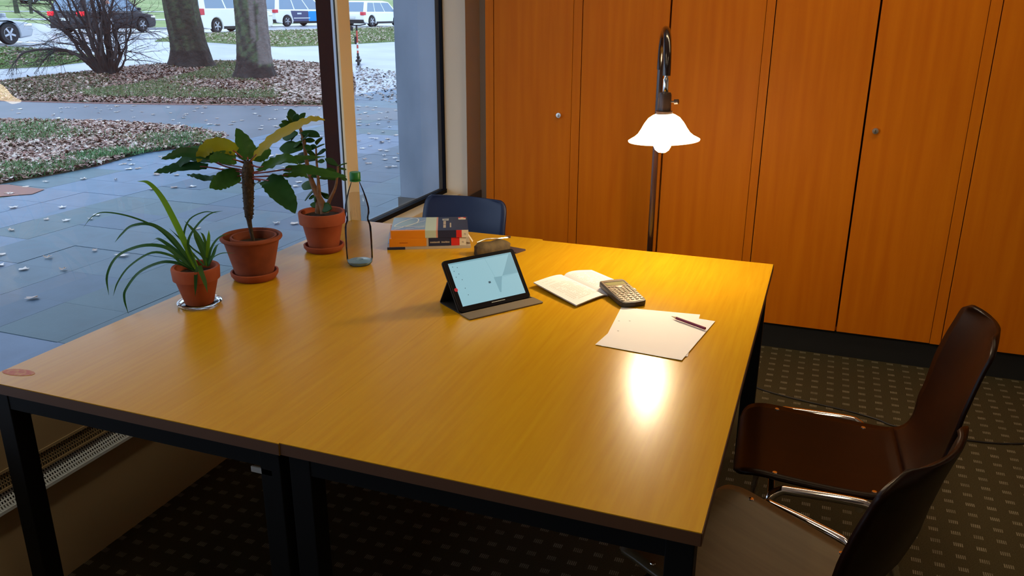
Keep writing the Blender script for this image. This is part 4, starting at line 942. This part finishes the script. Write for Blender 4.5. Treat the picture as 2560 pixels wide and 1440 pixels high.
litter('leaf_litter', gpoly([(640, 150), (825, 162), (880, 185), (884, 258), (700, 262), (680, 200)]), 9000, .055, [(.42, .32, .27), (.34, .24, .20), (.50, .42, .36), (.26, .16, .13)], 'pale brown leaves thick on the ground right of the straight tree', zoff=.03)
litter('leaf_litter', gpoly([(890, 165), (992, 180), (996, 260), (893, 240)]), 900, .045, [(.20, .16, .15), (.30, .25, .22)], 'dark leaf crumbs strewn over the pavement below the scooter', zoff=-.02)
grass('grass_tufts', GR_L, 40000, .07, [(.15, .25, .08), (.19, .28, .11), (.13, .22, .07)], 'bright green grass of the left roadside verge')
grass('grass_tufts', GR_R, 60000, .07, [(.20, .27, .10), (.26, .30, .15), (.17, .25, .09)], 'green grass of the right roadside verge behind the trees')
litter('leaf_litter', GR_L, 2500, .05, LC + [(.5, .45, .4)], 'scattered leaves on the left roadside verge', zoff=.05)
litter('leaf_litter', GR_R, 4500, .06, [(.45, .38, .30), (.34, .26, .2)], 'scattered pale leaves on the right roadside verge', zoff=.05)

# ================================================================= TREES AND SHRUB
def colored(name, mb, cf, m, parent=None, loc=None, smooth=True):
    o = obj(name, mb, m, parent, smooth=smooth, loc=loc); me = o.data; a = me.attributes.new('Col', 'FLOAT_COLOR', 'POINT')
    cc = np.ones((len(me.vertices), 4), np.float32)
    for i, v in enumerate(me.vertices): cc[i, :3] = cf(v.co)
    a.data.foreach_set('color', cc.ravel()); return o
def trunk(base, top, r0, r1, flare, n=40, rows=90, seedv=1):
    rr = random.Random(seedv); ph = [rr.uniform(0, 6.3) for _ in range(8)]; mb = MB(); vs = []
    for j in range(rows):
        t = j / (rows - 1); c = np.array(base) * 0 + (np.array(top) - np.array(base)) * t; z = c[2]; r = r0 + (r1 - r0) * t
        fl = math.exp(-z / .28) * flare
        for i in range(n):
            a = 2 * PI * i / n; k = 1 + .03 * math.sin(9 * a + ph[0] + 3 * t) + .022 * math.sin(17 * a + ph[1] + 9 * math.sin(5 * t)) + .012 * rr.uniform(-1, 1); q = r * k + fl * (1 + .45 * math.sin(5 * a + ph[2]))
            vs.append((c[0] + q * math.cos(a), c[1] + q * math.sin(a), c[2] - .03))
    mb.add(vs, [(j * n + i, j * n + (i + 1) % n, (j + 1) * n + (i + 1) % n, (j + 1) * n + i) for j in range(rows - 1) for i in range(n)]); return mb
def branches(base, top, r1, seedv, par, k=7):
    rr = random.Random(seedv)
    for b in range(k):
        a = rr.uniform(0, 2 * PI); L = rr.uniform(1.6, 3.2); t = rr.uniform(.72, 1); p0 = (np.array(top) - np.array(base)) * t; d = np.array([math.cos(a) * .8, math.sin(a) * .8, rr.uniform(.5, 1)]); pts = [p0, p0 + d * L * .5, p0 + d * L + np.array([0, 0, .5])]
        obj('branch', MB().tube(bez(pts, 4), [max(.02, r1 * .38 * (1 - i / 9)) for i in range(9)], 8), 'twig', par, smooth=True)
t2 = GP(640, 196); tt = thing('tree', 'thick upright tree trunk with a pale bare bark patch, right one of the two', 'tree', tuple(t2))
R2 = 34.5 / 102
def c2f(v):
    a = math.atan2(v.y, v.x)    # camera lies towards +x,-y
    n1 = math.sin(v.z * 7 + a * 9) * .5 + math.sin(v.z * 23 + a * 31) * .3 + random.uniform(-.4, .4)
    side = (v.x * .81 + v.y * .59) / R2     # across the picture: + is right
    pale = side > -.05 + .12 * math.sin(v.z * 2.2) + .05 * n1 and v.z > .33 + .25 * (side < .3) and not (.25 < side + .1 * math.sin(v.z * 3) < .42 and v.z < 1.75)
    if v.z < .28 + .2 * max(0, -side + .4): return tuple(k * (1 + .25 * n1) for k in (.036, .028, .027))
    if pale: return tuple(k * (1 + .12 * n1) for k in (.17, .145, .135))
    return tuple(k * (1 + .3 * n1) for k in ((.075, .095, .055) if n1 > .1 else (.065, .062, .052)))
top2 = t2 + np.array([.05, .02, 5.2]); colored('trunk', trunk(t2, top2, R2 * 1.12, R2 * .98, .17, seedv=3), c2f, 'bark', tt); branches(t2, top2, R2, 5, tt)
t1 = GP(484, 166); tt = thing('tree', 'leaning dark tree trunk, left one of the two beyond the path', 'tree', tuple(t1))
R1 = 37.0 / 92
def c1f(v):
    n1 = math.sin(v.z * 6 + v.x * 20) * .5 + random.uniform(-.5, .5)
    if v.z < .45: return tuple(k * (1 + .25 * n1) for k in (.028, .023, .021))
    return tuple(k * (1 + .3 * n1) for k in ((.050, .058, .034) if n1 > .2 else (.044, .040, .031)))
A_ = PY(450, 0, t1[1]); lean = (A_ - t1) / (A_[2] - t1[2]); top1 = t1 + lean * 5.5
colored('trunk', trunk(t1, top1, R1 * 1.12, R1 * .95, .20, seedv=9), c1f, 'bark', tt); branches(t1, top1, R1, 8, tt)
# bare many-stemmed shrub
b0 = GP(265, 186); sh = thing('bare_shrub', 'bare many-stemmed leafless shrub left of the trees', 'shrub', tuple(b0)); spx = 105.
right = np.array([.81, .59, 0])
tw = MB()
def twig(p, d, L, r, depth, rr):
    pts = [p]; q = np.array(p)
    for k in range(4):
        d = d + np.array([rr.uniform(-.28, .28), rr.uniform(-.28, .28), rr.uniform(-.22, .16)]); d = d / np.linalg.norm(d); q = q + d * L / 4; pts.append(q)
    tw.tube(pts, [r, r * .85, r * .7, r * .55, r * .35], 4, cap=False)
    if depth > 0:
        for k in range(rr.randint(2, 3)):
            i = rr.randint(1, 4); dd = d + np.array([rr.uniform(-.9, .9), rr.uniform(-.9, .9), rr.uniform(-.6, .6)]); twig(pts[i], dd / np.linalg.norm(dd), L * rr.uniform(.45, .75), r * .55, depth - 1, rr)
rr = random.Random(11)
ST = [ # image-plane targets: base dx px, then points
 ((-8, 0), (-60, -75), (-105, -180), 9), ((-4, 0), (-35, -70), (-60, -190), 9), ((0, 0), (-20, -80), (-38, -200), 11), ((4, 0), (-2, -80), (-14, -200), 14), ((8, 0), (8, -90), (2, -210), 11),
 ((14, 0), (22, -60), (12, -200), 9), ((20, 0), (36, -60), (30, -110), 9), ((22, 0), (38, -70), (22, -190), 8), ((-12, 0), (-50, -45), (-100, -60), 6), ((-10, 0), (-55, -80), (-150, -160), 6), ((26, -3), (55, -50), (60, -180), 5),
 ((18, -2), (60, -90), (90, -190), 5), ((-14, 0), (-70, -55), (-150, -60), 7), ((-6, 0), (-48, -90), (-82, -190), 7), ((2, 0), (-10, -100), (-28, -220), 7), ((10, 0), (20, -100), (48, -210), 9), ((-2, 0), (-30, -110), (-70, -215), 8), ((6, 0), (2, -60), (20, -200), 8)]
for a_, b_, c_, w_ in ST:
    yo = [0, rr.uniform(-.3, .3), rr.uniform(-.8, .8)]; pts = []
    for (dx, dy), o_ in zip((a_, b_, c_), yo):
        pts.append(right * dx / spx + np.array([-.59, .81, 0]) * o_ + np.array([0, 0, -dy / spx]))
    if a_[0] in (-12, -14): pts.append(pts[-1] + right * -.35 + np.array([0, 0, -.25]))
    c = bez(pts, 7); c = [q + np.array([rr.uniform(-.02, .02), rr.uniform(-.02, .02), 0]) * (i > 0) for i, q in enumerate(c)]; n = len(c)
    obj('stem', MB().tube(c, [w_ / spx / 2 * 1.15 * (1.05 - .65 * i / (n - 1)) for i in range(n)], 8), 'twig', sh, smooth=True)
    for _ in range(16):
        i = rr.randint(n // 3, n - 1); d = (c[min(i + 1, n - 1)] - c[i - 1]); d = d / np.linalg.norm(d) + np.array([rr.uniform(-1, 1), rr.uniform(-1, 1), rr.uniform(-.6, .5)]); twig(c[i], d / np.linalg.norm(d), rr.uniform(.25, .75), .008, 2, rr)
for s_, k in ((-1, 14), (1, 12)):
    for _ in range(k):
        p = right * s_ * rr.uniform(.1, .5) + np.array([0, 0, rr.uniform(.3, 1.2)]); d = right * s_ + np.array([0, 0, rr.uniform(-.3, .7)]); twig(p, d / np.linalg.norm(d), rr.uniform(.5, 1.1), .011, 3, rr)
tag(obj('twigs', tw, 'twig', sh, smooth=False), None, None, kind='stuff')
# trees far behind the road
for k, (px, py, w_, lab) in enumerate([(43, 33, 9, 'slim trunk of the leftmost far tree beyond the road'), (79, 34, 6, 'thinner far trunk just right of the leftmost far tree'), (305, 14, 7, 'far trunk behind the dark car'), (806, 22, 8, 'far trunk above the bonnet of the white car with the blue square'), (866, 12, 6, 'far trunk left of the pale window post, behind the rearmost white car')]):
    q = GP(px, py); dd = -(RW.T @ (q - np.array([0, 0, CZ])))[2]; r = w_ / 2065 * dd / 2; t_ = thing('far_tree', lab, 'tree', tuple(q), 0, 'slim tree trunks beyond the road')
    obj('trunk', MB().tube([(0, 0, -.1), (0, 0, 1), (.1, .05, 3), (.1, .2, 6)], [r * 1.4, r, r * .9, r * .7], 10), 'far_bark', t_, smooth=True)
    for b in range(5):
        a = b * 1.3; obj('branch', MB().tube([(.1, .15, 4 + b * .4), (math.cos(a) * 1.2, math.sin(a) * 1.2, 5.2 + b * .4), (math.cos(a) * 2, math.sin(a) * 2, 6.4 + b * .4)], [r * .4, r * .3, r * .1], 6), 'far_bark', t_)

# ================================================================= CARS
def car(name, label, loc, rz, L, W, H, paint, kind, cat='car', lit=False, panels=False):
    """heading +y, rear right wheel hub at origin's y; origin = ground under the middle of the rear axle"""
    t = thing(name, label, cat, loc, rz); wb = L * .605; ro = L * .19; fo = L - wb - ro; wr = .325; hb = H * .56; hl = .20
    y0, y1 = -ro, wb + fo
    def arch(c): return [(c - wr * 1.15 * math.cos(a), .0 + wr + wr * 1.15 * math.sin(a) - .02) for a in np.linspace(-.35, PI + .35, 11)]
    bon = hb * (.98 if kind != 'van' else 1.05)
    low = [(y0 + .05, hl + .05)] + arch(0) + arch(wb) + [(y1 - .08, hl + .03), (y1, hl + .22), (y1 - .03, hb * .72), (y1 - .18, hb * .86), (y1 - fo * .9 - .15, bon), (y0 + .25, hb + .02), (y0 + .04, hb - .05), (y0 - .02, hb * .62)]
    obj('body', MB().prism([p for p in low], 0, -W / 2, W / 2), paint, t, bevel=.05, seg=3, smooth=True)
    # cabin: tapered prism, roof narrower
    wsb = wb + fo * .05 if kind != 'van' else wb + fo * .35     # windscreen base y
    prof = {'hatch': [(y0 + .06, hb - .05), (y0 + .42, H - .09), (y0 + .80, H), (wb * .55, H), (wb * .78, H - .07), (wsb + .12, hb - .05)],
            'mpv': [(y0 + .03, hb - .05), (y0 + .26, H - .10), (y0 + .60, H), (wb * .60, H), (wb * .82, H - .08), (wsb + .35, hb - .05)],
            'van': [(y0 + .03, hb - .05), (y0 + .16, H - .14), (y0 + .34, H), (wb * .72, H), (wb * .90, H - .08), (wsb + .25, hb - .05)],
            'suv': [(y0 + .05, hb - .05), (y0 + .34, H - .10), (y0 + .70, H), (wb * .55, H), (wb * .76, H - .07), (wsb + .10, hb - .05)]}[kind]
    def hw(z): return W / 2 - .03 - (z - hb) / (H - hb) * .17
    def side(y, z, s, o=0.): return (s * (hw(z) + o), y, z)
    n = len(prof); vs = [side(y, z, -1) for y, z in prof] + [side(y, z, 1) for y, z in prof]
    obj('cabin', MB().add(vs, [tuple(range(n))[::-1], tuple(range(n, 2 * n))] + [(i, (i + 1) % n, n + (i + 1) % n, n + i) for i in range(n)]), paint, t, bevel=.04, seg=2, smooth=True)
    za, zb = hb + .03, H - .11
    def yr(z): a, b = prof[0], prof[1]; return a[0] + (b[0] - a[0]) * (z - a[1]) / (b[1] - a[1])
    def yf(z): a, b = prof[-1], prof[-2]; return a[0] + (b[0] - a[0]) * (z - a[1]) / (b[1] - a[1])
    ya, yb = yr(za) + .22, yf(za) - .16; yta, ytb = yr(zb) + .20, min(yf(zb) - .10, yf(za) - .5)
    cuts = [0, .34, .66, 1] if kind != 'hatch' else [0, .28, .62, 1]
    for s in (-1, 1):
        for c0, c1 in zip(cuts[:-1], cuts[1:]):
            g = .012; q = [(ya + (yb - ya) * (c0 + g), za), (ya + (yb - ya) * (c1 - g), za), (yta + (ytb - yta) * (c1 - g), zb), (yta + (ytb - yta) * (c0 + g), zb)]
            obj('side_window', MB().add([side(y, z, s, .004) for y, z in q] + [side(y, z, s, -.02) for y, z in q], [(0, 1, 2, 3), (7, 6, 5, 4), (0, 4, 5, 1), (1, 5, 6, 2), (2, 6, 7, 3), (3, 7, 4, 0)]), 'car_glass', t)
    for nm, fn, sg_ in (('rear_window', yr, -1), ('windscreen', yf, 1)):
        q = [(-1, za + .02), (1, za + .02), (1, zb + .03), (-1, zb + .03)]
        obj(nm, MB().add([(s * (hw(z) - .10), fn(z) + sg_ * .025, z) for s, z in q] + [(s * (hw(z) - .10), fn(z) - sg_ * .03, z) for s, z in q], [(0, 1, 2, 3), (7, 6, 5, 4), (0, 4, 5, 1), (1, 5, 6, 2), (2, 6, 7, 3), (3, 7, 4, 0)]), 'car_glass', t)
    for s in (-1, 1):
        obj('tail_lamp', MB().box(s * (W / 2 - .26) if s > 0 else s * (W / 2 + .012), s * (W / 2 + .012) if s > 0 else s * (W / 2 - .26), y0 - .045, y0 + .20, hb - .17 if kind != 'van' else hb - .25, hb + .02), 'tail_lit' if lit else 'tail', t, bevel=.02)
        obj('head_lamp', MB().box(min(s * W / 2 * .62, s * (W / 2 + .008)), max(s * W / 2 * .62, s * (W / 2 + .008)), y1 - .34, y1 - .02, hb * .68, hb * .80), 'steel', t, bevel=.03)
        obj('wing_mirror', MB().box(min(s * W / 2, s * (W / 2 + .17)), max(s * W / 2, s * (W / 2 + .17)), yb - .16, yb - .05, za + .02, za + .15), paint, t, bevel=.03)
        obj('door_sill', MB().box(min(s * W / 2 * .93, s * (W / 2 + .01)), max(s * W / 2 * .93, s * (W / 2 + .01)), wr * 1.3, wb - wr * 1.3, hl - .02, hl + .10), 'car_trim', t)
    obj('rear_bumper', MB().box(-W / 2 + .05, W / 2 - .05, y0 - .05, y0 + .12, hl + .02, hl + .22), 'car_trim', t, bevel=.03)
    obj('number_plate', MB().box(-.26, .26, y0 - .062, y0 - .03, hb * .60, hb * .60 + .11), 'cover_white', t)
    for s in (-1, 1):
        for y in (0, wb):
            TW = Matrix.Translation((s * (W / 2 - .10), y, wr)) @ Matrix.Rotation(PI / 2, 4, 'Y')
            wlo = obj('wheel', MB().lathe([(wr * .55, -.10), (wr * .94, -.10), (wr, -.06), (wr, .06), (wr * .94, .105), (wr * .62, .105)], n=28, T=TW, cap1=True), 'tyre', t, smooth=True)
            k = MB(); 
            for i in range(5):
                Ri = TW @ Matrix.Rotation(i * 2 * PI / 5, 4, 'Z'); k.box(.02, wr * .60, -.03, .03, s * .095 - .02, s * .095 + .02, T=Ri)
            k.lathe([(wr * .60, s * .09 - .02), (wr * .66, s * .09), (wr * .60, s * .09 + .022)], n=24, T=TW, cap0=False, cap1=False); k.lathe([(.06, s * .09 - .02), (.06, s * .09 + .022)], n=12, T=TW)
            obj('rim', k, 'rim', wlo)
    if panels:
        X = W / 2 + .006
        obj('dark_panel', MB().prism([(wr * 1.45, hl + .10), (wb * .60, hl + .10), (wb * .60, hb - .07), (wr * .9, hb - .05), (wr * 1.0, hb - .22)], 0, W / 2 - .01, X), 'car_panel_dark', t)
        obj('blue_panel', MB().prism(rrect(wb * .60, wb * .86, hl + .10, hb - .08, .09, 4), 0, W / 2 - .01, X + .004), 'car_panel_blue', t)
        obj('door_strip', MB().box(W / 2, X + .006, wr * 1.5, wb * .64, hl + .26, hl + .31), 'cover_white', t)
        obj('panel_caption', MB().box(W / 2, X + .006, wb * .28, wb * .40, hb - .26, hb - .17), 'grey_strip', t)
    return t
def at_right_wheel(px, py, W, rz):
    q = GP(px, py); return (q[0] - math.cos(rz) * (W / 2 - .02), q[1] - math.sin(rz) * (W / 2 - .02), gz(q[0]) + .012)
r_ = math.radians
car('car', 'dark estate car with lit red tail lamps, seen through the bare shrub', (-31.55, 29.3, .342), r_(2), 4.5, 1.85, 1.62, 'car_dark', 'suv', lit=True)
car('car', 'white people carrier between the two tree trunks', at_right_wheel(545, 84, 1.9, r_(-2)), r_(-2), 4.9, 1.9, 1.86, 'car_white', 'van')
car('car', 'white car with dark side panel and bright blue square', at_right_wheel(720, 67, 1.85, r_(-14)), r_(-14), 4.6, 1.85, 1.72, 'car_white', 'mpv', panels=True)
car('car', 'white hatchback behind the electric scooter, right of the window post', at_right_wheel(931, 67.5, 1.8, r_(-6)), r_(-6), 4.3, 1.8, 1.50, 'car_white', 'hatch')
car('car', 'silver car whose bonnet enters at the left edge', (-25.25, 17.2, .342), 0, 4.3, 1.8, 1.38, 'car_silver', 'hatch')
q = GP(72, 9); car('car', 'pale blue car parked far off among the trees at top left', (q[0], q[1], q[2]), r_(-20), 4.4, 1.8, 1.45, 'car_blue', 'hatch')
q = GP(291, 80); lp_ = thing('road_post', 'slim pale post in front of the dark car', 'post', (-29.2, 28.7, .33))
obj('post_shaft', MB().tube([(0, 0, 0), (-.02, 0, .25)], [.05, .06], 8).tube([(-.02, 0, .25), (-.10, -.05, 1.25)], [.09, .07], 8), 'grey_strip', lp_)
obj('orange_top', MB().lathe([(.14, 0), (.16, .06), (.12, .14), (.01, .16)], (-.12, -.06, 1.25), 12), 'salmon', lp_)
# electric scooter
s0 = GP(896, 163); sc = thing('electric_scooter', 'parked electric scooter with a red and white post on the pavement', 'scooter', (s0[0], s0[1], s0[2] - .03), math.radians(29))
def wheel(y, par, nm='wheel'):
    TW = Matrix.Translation((0, y, .125)) @ Matrix.Rotation(PI / 2, 4, 'Y'); o = obj(nm, MB().lathe([(.07, -.025), (.118, -.028), (.125, 0), (.118, .028), (.07, .025)], n=26, T=TW), 'tyre', par, smooth=True)
    obj('hub', MB().lathe([(.06, -.03), (.06, .03)], n=18, T=TW), 'rim', o, smooth=True)
# faces the camera: front wheel nearest
wheel(0, sc); wheel(.86, sc)
obj('fork', MB().tube([(0, 0, .125), (0, .05, .30), (0, .07, .36)], [.035, .03, .035], 10), 'car_trim', sc, smooth=True)
obj('mudguard', MB().box(-.05, .05, -.09, .10, .252, .272), 'car_trim', sc)
obj('steering_post', MB().tube([(0, .07, .34), (0, .16, 1.02)], .026, 12), 'scooter_red', sc, smooth=True)
for a_, b_ in ((.44, .50), (.60, .66)): obj('white_band', MB().tube([(0, .07 + .09 * (a_ - .34) / .68, a_), (0, .07 + .09 * (b_ - .34) / .68, b_)], .028, 12), 'cover_white', sc, smooth=True)
obj('post_top', MB().tube([(0, .158, 1.0), (0, .168, 1.14)], .028, 10), 'car_trim', sc)
obj('lock_box', MB().box(-.075, -.02, .08, .14, .62, .84), 'car_trim', sc, bevel=.01)
obj('handlebar', MB().tube([(-.27, .20, 1.10), (-.1, .165, 1.15), (.1, .165, 1.15), (.27, .20, 1.18)], .018, 8), 'car_trim', sc, smooth=True)
obj('basket_bag', MB().box(-.26, -.10, .08, .2, 1.0, 1.12), 'car_trim', sc, bevel=.02)
obj('deck', MB().box(-.08, .08, .10, .78, .12, .17), 'car_trim', sc, bevel=.01)
# reddish house beyond the park
hb_ = thing('brick_building', 'long reddish brick building far beyond the park', 'building', (-95, 60, gz(-95)), r_(30))
obj('wall', MB().box(-1, 8, -60, 70, -1, 9), 'brick', hb_); obj('roof', MB().prism([(-1.5, 9), (8.5, 9), (3.5, 12)], 1, -61, 71), 'car_trim', hb_)
for j in range(24):
    for k in range(3): obj('window', MB().box(7.95, 8.06, -57 + j * 5.2, -55.4 + j * 5.2, 1 + k * 2.8, 2.6 + k * 2.8), 'car_glass', hb_)
